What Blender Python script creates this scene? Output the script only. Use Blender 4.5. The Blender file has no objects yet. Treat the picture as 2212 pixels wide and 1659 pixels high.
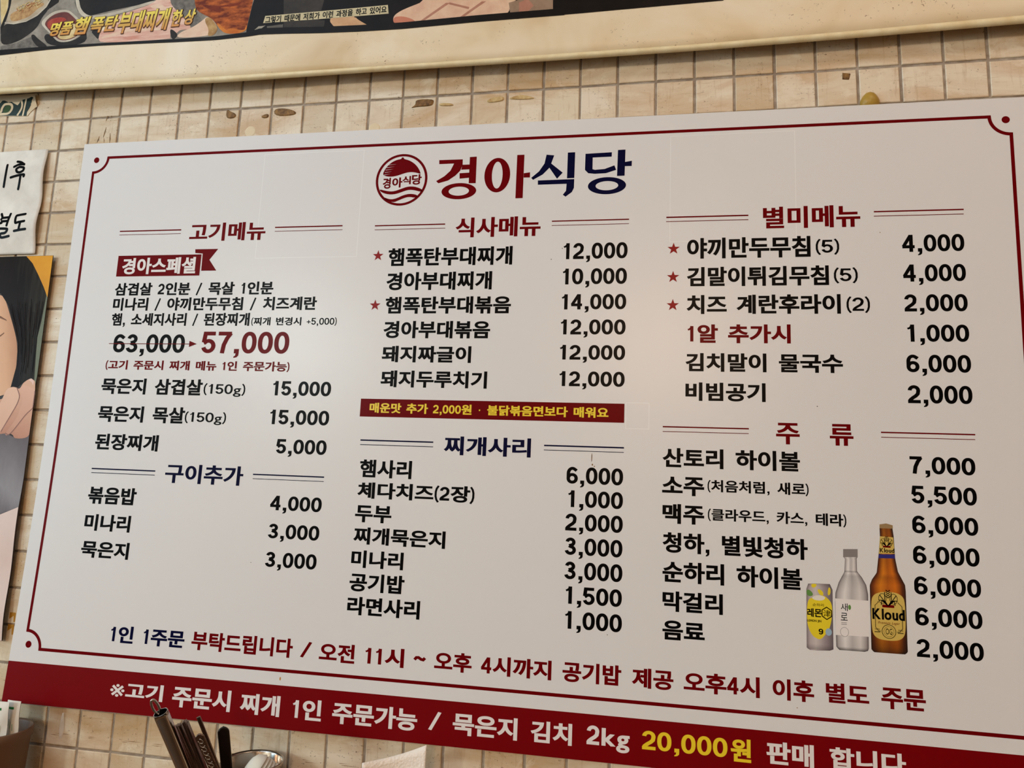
import bpy, bmesh, math, random
from mathutils import Vector, Matrix
from mathutils.geometry import delaunay_2d_cdt, tessellate_polygon

# ---------------------------------------------------------------- camera, light, exposure
scene = bpy.context.scene
COL = scene.collection
Z0 = 1.79                                   # height of the tile grid's origin above the floor


def W(x, y, out=0.0):
    """point on the tiled wall: x to the right, y down, out = distance in front of the tiles"""
    return Vector((x, -out, Z0 - y))


cam_data = bpy.data.cameras.new('camera')
cam_data.sensor_width = 36.0
cam_data.lens = 1538.18 / 2212 * 36.0
cam_data.clip_start = 0.01
cam = bpy.data.objects.new('camera', cam_data)
COL.objects.link(cam)
RIGHT = Vector((0.98463716, 0.17142621, 0.03320713))
DOWN = Vector((0.00747512, 0.14861864, -0.98886633))
FWD = Vector((-0.17445281, 0.97392277, 0.145054))
mw = Matrix((RIGHT, -DOWN, -FWD)).transposed().to_4x4()
mw.translation = W(0.9797627, 0.58962208, 0.89240174)
cam.matrix_world = mw
scene.camera = cam

world = bpy.data.worlds.new('room_air')
scene.world = world
world.use_nodes = True
world.node_tree.nodes['Background'].inputs[0].default_value = (1.0, 0.86, 0.70, 1)
world.node_tree.nodes['Background'].inputs[1].default_value = 0.25

scene.view_settings.view_transform = 'Standard'
scene.view_settings.look = 'None'
scene.view_settings.gamma = 1.0
scene.view_settings.use_curve_mapping = False
scene.view_settings.exposure = -0.06


def area(name, loc, target, sx, sy, power, col):
    l = bpy.data.lights.new(name, 'AREA')
    l.shape = 'RECTANGLE'
    l.size, l.size_y, l.energy, l.color = sx, sy, power, col
    o = bpy.data.objects.new(name, l)
    COL.objects.link(o)
    o.location = loc
    o.rotation_euler = (Vector(target) - Vector(loc)).to_track_quat('-Z', 'Y').to_euler()
    return o


def bulb(name, loc, radius, power, col):
    l = bpy.data.lights.new(name, 'POINT')
    l.shadow_soft_size, l.energy, l.color = radius, power, col
    o = bpy.data.objects.new(name, l)
    COL.objects.link(o)
    o.location = loc
    return o


WARM = (1.0, 0.80, 0.58)
NEUTRAL = (1.0, 0.95, 0.90)
area('ceiling_panel_light', (-0.25, -0.98, 2.57), (-0.25, -0.98, 0), 1.2, 0.45, 10.0, (0.62, 0.80, 1.0))
area('ceiling_panel_light', (1.75, -0.98, 2.57), (1.75, -0.98, 0), 1.2, 0.45, 6.0, (1.0, 0.76, 0.62))
area('window_daylight', (-2.55, -1.9, 1.55), (2.0, -1.9, 1.45), 1.6, 1.4, 46, (0.50, 0.80, 1.0))
bulb('pendant_light', (-1.75, -4.4, 2.28), 0.20, 154, (0.84, 0.985, 1.0))
bulb('pendant_light', (1.15, -4.4, 2.26), 0.20, 108, (1.0, 0.65, 0.40))

# ---------------------------------------------------------------- materials


def lin(c):
    r = []
    for v in c:
        v /= 255.0
        r.append(v / 12.92 if v <= 0.04045 else ((v + 0.055) / 1.055) ** 2.4)
    return (r[0], r[1], r[2], 1.0)


def mat(name, rgb, rough=0.5, metal=0.0, spec=0.35, coat=0.0):
    m = bpy.data.materials.new(name)
    m.use_nodes = True
    b = m.node_tree.nodes['Principled BSDF']
    b.inputs['Base Color'].default_value = lin(rgb)
    b.inputs['Roughness'].default_value = rough
    b.inputs['Metallic'].default_value = metal
    b.inputs['Specular IOR Level'].default_value = spec
    b.inputs['Coat Weight'].default_value = coat
    return m


class NT:
    """small helper for node trees"""

    def __init__(self, m):
        self.t = m.node_tree
        self.bsdf = self.t.nodes['Principled BSDF']

    def node(self, kind, **kw):
        n = self.t.nodes.new(kind)
        for k, v in kw.items():
            if isinstance(v, (int, float, str, bool)) and hasattr(n, k):
                setattr(n, k, v)
        return n

    def link(self, a, b):
        self.t.links.new(a, b)

    def pos(self, scale=(1, 1, 1)):
        g = self.node('ShaderNodeNewGeometry')
        mp = self.node('ShaderNodeMapping')
        mp.inputs['Scale'].default_value = scale
        self.link(g.outputs['Position'], mp.inputs['Vector'])
        return mp.outputs['Vector']

    def noise(self, vec, scale, detail=4, rough=0.6, dist=0.0):
        n = self.node('ShaderNodeTexNoise')
        n.inputs['Scale'].default_value = scale
        n.inputs['Detail'].default_value = detail
        n.inputs['Roughness'].default_value = rough
        n.inputs['Distortion'].default_value = dist
        self.link(vec, n.inputs['Vector'])
        return n.outputs['Fac']

    def ramp(self, fac, stops):
        r = self.node('ShaderNodeValToRGB')
        el = r.color_ramp.elements
        while len(el) < len(stops):
            el.new(0.5)
        for e, (p, c) in zip(el, stops):
            e.position = p
            e.color = c if len(c) == 4 else (*c, 1)
        self.link(fac, r.inputs['Fac'])
        return r.outputs['Color']

    def mix(self, a, b, fac, mode='MIX'):
        n = self.node('ShaderNodeMix', data_type='RGBA', blend_type=mode)
        for val, sock in ((fac, n.inputs[0]), (a, n.inputs[6]), (b, n.inputs[7])):
            if hasattr(val, 'is_output'):
                self.link(val, sock)
            else:
                sock.default_value = val
        return n.outputs[2]

    def color(self, out):
        self.link(out, self.bsdf.inputs['Base Color'])

    def bump(self, fac, strength, dist):
        b = self.node('ShaderNodeBump')
        b.inputs['Strength'].default_value = strength
        b.inputs['Distance'].default_value = dist
        self.link(fac, b.inputs['Height'])
        self.link(b.outputs['Normal'], self.bsdf.inputs['Normal'])


def noisy(name, c0, c1, scale, rough=0.5, metal=0.0, stretch=(1, 1, 1), dist=0.0, lo=0.35, hi=0.65, spec=0.3):
    m = mat(name, c0, rough, metal, spec)
    n = NT(m)
    f = n.noise(n.pos(stretch), scale, 5, 0.6, dist)
    n.color(n.ramp(f, [(lo, lin(c0)), (hi, lin(c1))]))
    return m


G = (0, 0, 0, 1)
ONE = (1, 1, 1, 1)


def tile_material():
    m = mat('glazed_cream_tile', (226, 208, 176), 0.36, 0, 0.4)
    n = NT(m)
    p = n.pos()
    oi = n.node('ShaderNodeObjectInfo')
    base = n.ramp(oi.outputs['Random'], [(0.0, lin((208, 190, 162))), (0.5, lin((222, 207, 182))), (1.0, lin((230, 218, 198)))])
    # brown kitchen film in broad horizontal drifts
    blot = n.ramp(n.noise(n.pos((0.55, 1, 1.6)), 13, 6, 0.62, 0.6), [(0.40, G), (0.66, ONE)])
    base = n.mix(base, lin((190, 150, 100)), n.mix(G, blot, 0.72))
    streak = n.ramp(n.noise(n.pos((70, 9, 7)), 2.2, 5, 0.7, 0.3), [(0.56, G), (0.74, ONE)])
    base = n.mix(base, lin((168, 124, 78)), n.mix(G, streak, 0.45))
    wipe = n.ramp(n.noise(n.pos((10, 9, 75)), 2.4, 4, 0.7, 0.2), [(0.58, G), (0.72, ONE)])
    base = n.mix(base, lin((172, 132, 84)), n.mix(G, wipe, 0.42))
    pale = n.ramp(n.noise(n.pos((0.7, 1, 1)), 30, 5, 0.7, 0.5), [(0.56, G), (0.66, ONE)])
    base = n.mix(base, lin((234, 224, 204)), n.mix(G, pale, 0.5))
    speck = n.ramp(n.noise(n.pos((1, 1, 1.5)), 190, 3, 0.75), [(0.60, G), (0.68, ONE)])
    gate = n.ramp(n.noise(p, 20, 2, 0.5), [(0.46, G), (0.58, ONE)])
    base = n.mix(base, lin((104, 68, 36)), n.mix(G, n.mix(speck, gate, 1.0, 'MULTIPLY'), 0.85))
    n.color(base)
    n.bump(n.noise(p, 60, 3, 0.6), 0.25, 0.0006)
    return m


def vinyl_material():
    m = mat('yellowed_white_vinyl', (232, 214, 182), 0.42, 0, 0.4)
    n = NT(m)
    p = n.pos()
    base = n.ramp(n.noise(p, 5, 4, 0.6, 0.5), [(0.32, lin((238, 224, 200))), (0.55, lin((228, 208, 174))), (0.72, lin((208, 180, 136)))])
    speck = n.ramp(n.noise(p, 230, 3, 0.8), [(0.63, G), (0.69, ONE)])
    gate = n.ramp(n.noise(p, 16, 2, 0.5), [(0.47, G), (0.60, ONE)])
    base = n.mix(base, lin((118, 78, 38)), n.mix(G, n.mix(speck, gate, 1.0, 'MULTIPLY'), 0.9))
    n.color(base)
    n.bump(n.noise(p, 9, 2, 0.5), 0.35, 0.004)
    return m


M = {
    'tile': tile_material(),
    'grout': noisy('grey_brown_grout', (172, 160, 146), (136, 120, 104), 60, 0.9),
    'plaster': mat('pale_plaster', (186, 174, 158), 0.9),
    'ceiling': mat('off_white_ceiling', (220, 212, 200), 0.9),
    'floor': mat('dark_brown_floor', (84, 66, 52), 0.6),
    'ledge': mat('wood_ledge', (122, 88, 58), 0.5),
    'vinyl': vinyl_material(),
    'panel': mat('glossy_white_board', (222, 220, 220), 0.29, 0, 0.30),
    'edge': mat('white_foam_edge', (240, 240, 238), 0.6),
    'k': mat('black_print', (5, 5, 6), 0.29, 0, 0.045),
    'r': mat('dark_red_print', (104, 0, 6), 0.29, 0, 0.045),
    'band': mat('crimson_band_print', (116, 0, 8), 0.29, 0, 0.14),
    'b': mat('navy_print', (4, 6, 46), 0.29, 0, 0.045),
    'w': mat('white_print', (228, 222, 220), 0.29, 0, 0.28),
    'y': mat('yellow_print', (232, 202, 42), 0.29, 0, 0.28),
    'paper': noisy('white_note_paper', (232, 226, 216), (212, 204, 194), 22, 0.75),
    'steel': mat('stainless_steel', (186, 176, 166), 0.16, 1.0),
    'darksteel': mat('tarnished_steel', (126, 108, 96), 0.2, 1.0),
    'blacksteel': mat('blackened_steel', (52, 44, 38), 0.3, 0.9),
    'plastic': mat('white_plastic', (240, 230, 212), 0.4),
    'brownplastic': mat('brown_plastic', (112, 84, 64), 0.45),
    'green': mat('green_print', (10, 112, 52), 0.4),
    'glue': noisy('brown_glue', (150, 112, 62), (86, 58, 30), 160, 0.6),
    'paleglue': noisy('dried_pale_glue', (214, 190, 140), (176, 142, 88), 120, 0.6),
    'lump': mat('amber_glue_lump', (176, 142, 62), 0.35),
}

# ---------------------------------------------------------------- mesh helpers


def link(o, parent=None):
    COL.objects.link(o)
    if parent is not None:
        o.parent = parent
    return o


def thing(name, label, cat, loc=(0, 0, 0), group=None, kind=None):
    o = bpy.data.objects.new(name, None)
    o.empty_display_size = 0.02
    o.location = loc
    COL.objects.link(o)
    if label:
        o['label'] = label
    if cat:
        o['category'] = cat
    if group:
        o['group'] = group
    if kind:
        o['kind'] = kind
    return o


def tag(o, label=None, cat=None, group=None, kind=None):
    for k, v in (('label', label), ('category', cat), ('group', group), ('kind', kind)):
        if v:
            o[k] = v
    return o


def obj(name, vs, fs, m, parent=None, smooth=False, label=None):
    off = Vector(parent.location) if (parent is not None and not parent.get('local')) else Vector((0, 0, 0))
    if parent is not None and parent.parent is not None and not parent.get('local'):
        off = Vector(parent.parent.location)
    me = bpy.data.meshes.new(name)
    me.from_pydata([tuple(Vector(v) - off) for v in vs], [], fs)
    me.materials.append(M[m] if isinstance(m, str) else m)
    if smooth:
        me.polygons.foreach_set('use_smooth', [True] * len(me.polygons))
    me.update()
    o = bpy.data.objects.new(name, me)
    link(o, parent)
    if label:
        o['label'] = label
    return o


def box(x0, x1, y0, y1, z0, z1):
    vs = [(x, y, z) for x in (x0, x1) for y in (y0, y1) for z in (z0, z1)]
    fs = [(0, 1, 3, 2), (4, 6, 7, 5), (0, 4, 5, 1), (2, 3, 7, 6), (0, 2, 6, 4), (1, 5, 7, 3)]
    return vs, fs


def grid(nu, nv, fn):
    vs = [fn(i / nu, j / nv) for j in range(nv + 1) for i in range(nu + 1)]
    w = nu + 1
    fs = [(j * w + i, (j + 1) * w + i, (j + 1) * w + i + 1, j * w + i + 1) for j in range(nv) for i in range(nu)]
    return vs, fs


def sheet(nu, nv, fn, thick):
    """closed thin sheet: fn(u, v) -> front point, back moved by +Y thick"""
    vs, fs = grid(nu, nv, fn)
    n = len(vs)
    vs = vs + [(v[0], v[1] + thick, v[2]) for v in vs]
    w = nu + 1
    bf = [tuple(reversed([i + n for i in f])) for f in fs]
    rim = [j * w for j in range(nv + 1)] + [nv * w + i for i in range(1, nu + 1)] + \
          [j * w + nu for j in range(nv - 1, -1, -1)] + [i for i in range(nu - 1, 0, -1)]
    sf = [(rim[k], rim[k - 1], rim[k - 1] + n, rim[k] + n) for k in range(len(rim))]
    return vs, fs + bf + sf


def tube(path, rad, seg=12, cap=True, closed=False):
    """round tube through world points; rad = number or list"""
    P = [Vector(p) for p in path]
    n = len(P)
    vs, fs = [], []
    ref = None
    for i, p in enumerate(P):
        if closed:
            t = (P[(i + 1) % n] - P[i - 1]).normalized()
        else:
            t = (P[min(i + 1, n - 1)] - P[max(i - 1, 0)]).normalized()
        if ref is None:
            ref = Vector((0, 1, 0)) if abs(t.y) < 0.9 else Vector((1, 0, 0))
        a = (ref - t * ref.dot(t)).normalized()
        ref = a
        b = t.cross(a)
        r = rad[i] if isinstance(rad, (list, tuple)) else rad
        for k in range(seg):
            an = 2 * math.pi * k / seg
            vs.append(p + (a * math.cos(an) + b * math.sin(an)) * r)
    for i in range(n if closed else n - 1):
        for k in range(seg):
            j = (i + 1) % n
            fs.append((i * seg + k, i * seg + (k + 1) % seg, j * seg + (k + 1) % seg, j * seg + k))
    if cap and not closed:
        fs.append(tuple(range(seg))[::-1])
        fs.append(tuple((n - 1) * seg + k for k in range(seg)))
    return vs, fs


def lathe(profile, cx, cy, seg=48):
    """(radius, z) profile turned round a vertical axis"""
    vs, fs = [], []
    for r, z in profile:
        for k in range(seg):
            a = 2 * math.pi * k / seg
            vs.append((cx + r * math.cos(a), cy + r * math.sin(a), z))
    for i in range(len(profile) - 1):
        for k in range(seg):
            fs.append((i * seg + k, i * seg + (k + 1) % seg, (i + 1) * seg + (k + 1) % seg, (i + 1) * seg + k))
    return vs, fs


def join(*parts):
    vs, fs = [], []
    for v, f in parts:
        n = len(vs)
        vs += list(v)
        fs += [tuple(i + n for i in q) for q in f]
    return vs, fs


# ---------------------------------------------------------------- lettering
GLYPH = {}
RAW = {}


def raw_glyphs(chars):
    """outlines of many characters as flat meshes, taken from one tall text block, one character per line"""
    cu = bpy.data.curves.new('glyph', 'FONT')
    cu.body = '\n'.join(chars)
    cu.size = 1.0
    cu.space_line = 4.0
    cu.resolution_u = 7
    o = bpy.data.objects.new('glyph', cu)
    COL.objects.link(o)
    dg = bpy.context.evaluated_depsgraph_get()
    me = bpy.data.meshes.new_from_object(o.evaluated_get(dg))
    line = [int(round((0.35 - v.co.y) / 4.0)) for v in me.vertices]
    for k, ch in enumerate(chars):
        RAW[ch] = ([], [])
    new = {}
    for v, k in zip(me.vertices, line):
        vs = RAW[chars[k]][0]
        new[v.index] = len(vs)
        vs.append((v.co.x, v.co.y + 4.0 * k))
    for p in me.polygons:
        RAW[chars[line[p.vertices[0]]]][1].append(tuple(new[i] for i in p.vertices))
    bpy.data.objects.remove(o)
    bpy.data.curves.remove(cu)
    bpy.data.meshes.remove(me)


def outline_length(vs, fs):
    """length of the outline in em: dense characters get a lighter weight"""
    seen = {}
    for f in fs:
        for i in range(len(f)):
            e = (min(f[i - 1], f[i]), max(f[i - 1], f[i]))
            seen[e] = seen.get(e, 0) + 1
    return sum(math.hypot(vs[a][0] - vs[b][0], vs[a][1] - vs[b][1]) for (a, b), c in seen.items() if c == 1)


def embolden(vs, fs, dx, dy):
    """grow a flat mesh outwards along its outline"""
    ff = []
    for f in fs:
        a = sum(vs[f[i - 1]][0] * vs[f[i]][1] - vs[f[i]][0] * vs[f[i - 1]][1] for i in range(len(f)))
        ff.append(f if a >= 0 else tuple(reversed(f)))
    edges = set()
    for f in ff:
        for i in range(len(f)):
            edges.add((f[i - 1], f[i]))
    bound = [(a, b) for a, b in edges if (b, a) not in edges]
    nxt, prv = {}, {}

    def nrm(a, b):
        x, y = vs[b][0] - vs[a][0], vs[b][1] - vs[a][1]
        l = math.hypot(x, y) or 1e-9
        return y / l, -x / l
    for a, b in bound:
        nxt[a] = nrm(a, b)
        prv[b] = nrm(a, b)
    out = list(vs)
    moved = {}
    for v in set(nxt) | set(prv):
        n1, n2 = prv.get(v) or nxt[v], nxt.get(v) or prv[v]
        d = 1 + n1[0] * n2[0] + n1[1] * n2[1]
        if d < 0.45:
            d = 0.45
        moved[v] = len(out)
        out.append((vs[v][0] + (n1[0] + n2[0]) / d * dx, vs[v][1] + (n1[1] + n2[1]) / d * dy))
    ff += [(b, a, moved[a], moved[b]) for a, b in bound]
    return out, ff


def union(vs, fs):
    """merge overlapping flat pieces into one clean flat mesh"""
    tri = []
    for f in fs:
        if len(f) > 4:
            parts = [tuple(f[i] for i in t) for t in tessellate_polygon([[Vector((*vs[i], 0)) for i in f]])]
        else:
            parts = [(f[0], f[k], f[k + 1]) for k in range(1, len(f) - 1)]
        for t in parts:
            (ax, ay), (bx, by), (cx, cy) = (vs[i] for i in t)
            ar = (bx - ax) * (cy - ay) - (cx - ax) * (by - ay)
            if abs(ar) > 1e-9:
                tri.append(list(t) if ar > 0 else [t[0], t[2], t[1]])
    def size(pts, faces):
        return sum(abs((pts[b][0] - pts[a][0]) * (pts[c][1] - pts[a][1]) - (pts[c][0] - pts[a][0]) * (pts[b][1] - pts[a][1])) for a, b, c in faces)
    want = size(vs, tri)
    for eps, nudge in ((1e-6, 0.0), (1e-5, 0.0), (1e-4, 0.0), (1e-6, 3e-4), (1e-5, 5e-4)):
        pts = [Vector((x + nudge * math.sin(37.0 * k), y + nudge * math.cos(53.0 * k))) for k, (x, y) in enumerate(vs)]
        r = delaunay_2d_cdt(pts, [], tri, 1, eps)
        out, ff = [(v.x, v.y) for v in r[0]], [tuple(f) for f, src in zip(r[2], r[5]) if src]
        got = size(out, ff)
        if 0.60 * want < got < 1.001 * want:
            return out, ff
    return vs, tri


def arc(cx, cy, rx, ry, a0, a1, n=14, e=2.0):
    pts = []
    for i in range(n + 1):
        a = math.radians(a0 + (a1 - a0) * i / n)
        c, s = math.cos(a), math.sin(a)
        pts.append((cx + rx * math.copysign(abs(c) ** (2 / e), c), cy + ry * math.copysign(abs(s) ** (2 / e), s)))
    return pts


def stroke(pts, hw, closed=False):
    """polyline -> flat band with mitred corners"""
    n = len(pts)
    vs, fs = [], []
    for i, (x, y) in enumerate(pts):
        def d(a, b):
            dx, dy = b[0] - a[0], b[1] - a[1]
            l = math.hypot(dx, dy) or 1e-9
            return dx / l, dy / l
        if closed:
            d1, d2 = d(pts[i - 1], pts[i]), d(pts[i], pts[(i + 1) % n])
        else:
            d1 = d(pts[i - 1], pts[i]) if i else d(pts[0], pts[1])
            d2 = d(pts[i], pts[i + 1]) if i < n - 1 else d1
        n1, n2 = (-d1[1], d1[0]), (-d2[1], d2[0])
        k = max(0.35, 1 + n1[0] * n2[0] + n1[1] * n2[1])
        mx, my = (n1[0] + n2[0]) / k * hw, (n1[1] + n2[1]) / k * hw
        vs += [(x + mx, y + my), (x - mx, y - my)]
    for i in range(n if closed else n - 1):
        j = (i + 1) % n
        fs.append((2 * i, 2 * i + 1, 2 * j + 1, 2 * j))
    return vs, fs


def digit(ch, h):
    """grotesque figures, cap height 1"""
    t = h
    w = 0.60
    if ch == '0':
        return join(stroke(arc(0.30, 0.5, 0.30 - t, 0.5 - t, 0, 360, 32, 2.25)[:-1], t, True)), w
    if ch == '1':
        return join(stroke([(0.30, 0), (0.30, 1)], t), stroke([(0.08, 0.76), (0.17, 0.79), (0.25, 0.88), (0.27, 1.0)], t * 0.62)), 0.52
    if ch == '2':
        return join(stroke(arc(0.30, 0.70, 0.285 - t, 0.30 - t, 178, -12, 14) + [(0.47, 0.52), (0.38, 0.41), (0.24, 0.30), (0.13, 0.19), (0.09, t + 0.005)], t),
                    stroke([(0.015, t), (0.59, t)], t)), w
    if ch == '3':
        return join(stroke(arc(0.29, 0.735, 0.26 - t, 0.265 - t, 172, -85, 14) + [(0.22, 0.53)], t),
                    stroke([(0.22, 0.53)] + arc(0.29, 0.285, 0.29 - t, 0.285 - t, 88, -172, 16), t)), w
    if ch == '4':
        return join(stroke([(0.43, 0), (0.43, 1)], t), stroke([(0.41, 0.97), (0.06, 0.31)], t * 0.95), stroke([(0.01, 0.30), (0.60, 0.30)], t)), w + 0.02
    if ch == '5':
        return join(stroke([(0.55, 1 - t), (0.135, 1 - t), (0.09, 0.50)], t), stroke([(0.09, 0.46)] + arc(0.29, 0.33, 0.295 - t, 0.33 - t, 140, -165, 18), t)), w
    if ch in '69':
        p1 = stroke(arc(0.305, 0.315, 0.295 - t, 0.315 - t, 0, 360, 28, 2.1)[:-1], t, True)
        p2 = stroke([(0.53, 0.78)] + arc(0.31, 0.62, 0.30 - t, 0.38 - t, 55, 180, 12) + [(0.01 + t, 0.50), (0.01 + t, 0.31)], t)
        v, f = join(p1, p2)
        if ch == '9':
            v = [(0.61 - x, 1 - y) for x, y in v]
        return (v, f), w
    if ch == '7':
        return join(stroke([(0.015, 1 - t), (0.56, 1 - t)], t), stroke([(0.52, 0.93), (0.38, 0.70), (0.27, 0.40), (0.22, 0.0)], t)), 0.58
    if ch == ',':
        return join(([(0.07, 0), (0.07 + 2.3 * t, 0), (0.07 + 2.3 * t, 2.3 * t), (0.07, 2.3 * t)], [(0, 1, 2, 3)]),
                    ([(0.07 + 0.9 * t, 0.02), (0.07 + 2.3 * t, 0.02), (0.07 + 2.2 * t, -0.10), (0.07 + 1.4 * t, -0.18), (0.07, -0.21), (0.07, -0.15), (0.07 + 0.7 * t, -0.10)], [tuple(range(7))])), 0.30
    if ch == '(':
        return join(stroke([(0.26, 1.06), (0.15, 0.86), (0.10, 0.62), (0.10, 0.30), (0.15, 0.06), (0.26, -0.14)], t * 0.72)), 0.27
    if ch == ')':
        return join(stroke([(0.02, 1.06), (0.13, 0.86), (0.18, 0.62), (0.18, 0.30), (0.13, 0.06), (0.02, -0.14)], t * 0.72)), 0.27
    if ch == '/':
        return join(stroke([(0.05, -0.10), (0.42, 1.04)], t * 0.8)), 0.5
    if ch == '+':
        return join(stroke([(0.03, 0.42), (0.53, 0.42)], t * 0.8), stroke([(0.28, 0.17), (0.28, 0.67)], t * 0.8)), 0.56
    if ch == '~':
        return join(stroke([(0.02, 0.36), (0.10, 0.47), (0.20, 0.48), (0.32, 0.40), (0.42, 0.38), (0.50, 0.48)], t * 0.8)), 0.54
    if ch == '·':
        return join(([(0.12, 0.40), (0.26, 0.40), (0.26, 0.56), (0.12, 0.56)], [(0, 1, 2, 3)])), 0.38
    return None


WEIGHT = {'n': (0.038, 0.030, 0.088), 'd': (0.03, 0.026, 0.090), 'l': (0.032, 0.026, 0.076), 'h': (0.036, 0.022, 0.080), 't': (0.004, 0.004, 0.045), 'o': (0.064, 0.058, 0.10), 'g': (0.034, 0.028, 0.088)}


def prepare(chars):
    need = [c for c in chars if c not in RAW and c != ' ']
    if need:
        raw_glyphs(need)


def glyph(ch, wt):
    key = (ch, wt)
    if key not in GLYPH:
        dx, dy, h = WEIGHT[wt]
        g = digit(ch, h)
        if g:
            (v, f), adv = g
            v, f = union([(x * 0.80, y * 0.80 - 0.03) for x, y in v], f)
            GLYPH[key] = (v, f, adv * 0.80 + 0.045)
        else:
            prepare(ch)
            v, f = RAW[ch]
            k = max(0.58, min(1.0, 7.6 / max(outline_length(v, f), 0.1))) if wt in 'ndlhg' else 1.0
            if wt == 'l' and ord(ch) < 0x2000:
                k *= 0.45
            v, f = union(*embolden(v, f, dx * k, dy * k))
            wide = max(x for x, y in v) if v else 0.5
            adv = 0.93 if ord(ch) > 0x2000 else wide + 0.05
            GLYPH[key] = (v, f, adv)
    return GLYPH[key]


def layout(text, wt):
    """flat mesh of a string, plus the box it is fitted by (commas and g tails left out)"""
    vs, fs, fit = [], [], []
    x = 0.0
    for ch in text:
        if ch == ' ':
            x += 0.42
            continue
        v, f, adv = glyph(ch, wt)
        n = len(vs)
        moved = [(a + x, b) for a, b in v]
        vs += moved
        fs += [tuple(i + n for i in q) for q in f]
        if ch == ',' and len(text) > 1:
            pass
        elif ch in 'g':
            fit += [(a, max(b, -0.03)) for a, b in moved]
        else:
            fit += moved
        x += adv
    xs, ys = [p[0] for p in fit], [p[1] for p in fit]
    return vs, fs, (min(xs), min(ys), max(xs), max(ys))


def fitted(text, wt, x0, y0, x1, y1, shear=0.0):
    """string fitted into the box x0..x1, y0 (top)..y1 (bottom) in y-down coordinates"""
    vs, fs, (a, b, c, d) = layout(text, wt)
    if shear:
        vs = [(x + shear * (y - b), y) for x, y in vs]
        xs = [p[0] for p in vs]
        a, c = min(xs), max(xs)
    sx, sy = (x1 - x0) / (c - a), (y1 - y0) / (d - b)
    return [(x0 + (x - a) * sx, y1 - (y - b) * sy) for x, y in vs], fs


def add(name, *a, **k):
    M[name] = mat(name, *a, **k)


add('dirt', (142, 108, 68), 0.7)
add('amber', (176, 124, 40), 0.4)
add('film', (236, 236, 236), 0.30)
add('star', (138, 10, 16), 0.36, spec=0.15)
add('lemon', (226, 202, 40), 0.36)
add('frost', (224, 218, 206), 0.36)
add('leaf', (92, 138, 66), 0.36)
add('sealblue', (150, 176, 196), 0.36)
add('capgrey', (128, 122, 120), 0.36)
add('gold', (206, 176, 88), 0.36)
add('bluep', (34, 34, 118), 0.36)
add('capgold', (150, 122, 84), 0.36)
add('orangestain', (190, 120, 40), 0.4)
add('oldpaper', (222, 204, 172), 0.7)
add('scrapgreen', (14, 42, 38), 0.5)
add('scrapleaf', (44, 74, 24), 0.5)
add('packet', (226, 220, 210), 0.35)
add('palegreen', (150, 182, 158), 0.4)
M['hem'] = noisy('yellowed_hem', (240, 226, 188), (226, 204, 158), 40, 0.4)
PR = dict(rough=0.42)
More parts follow.
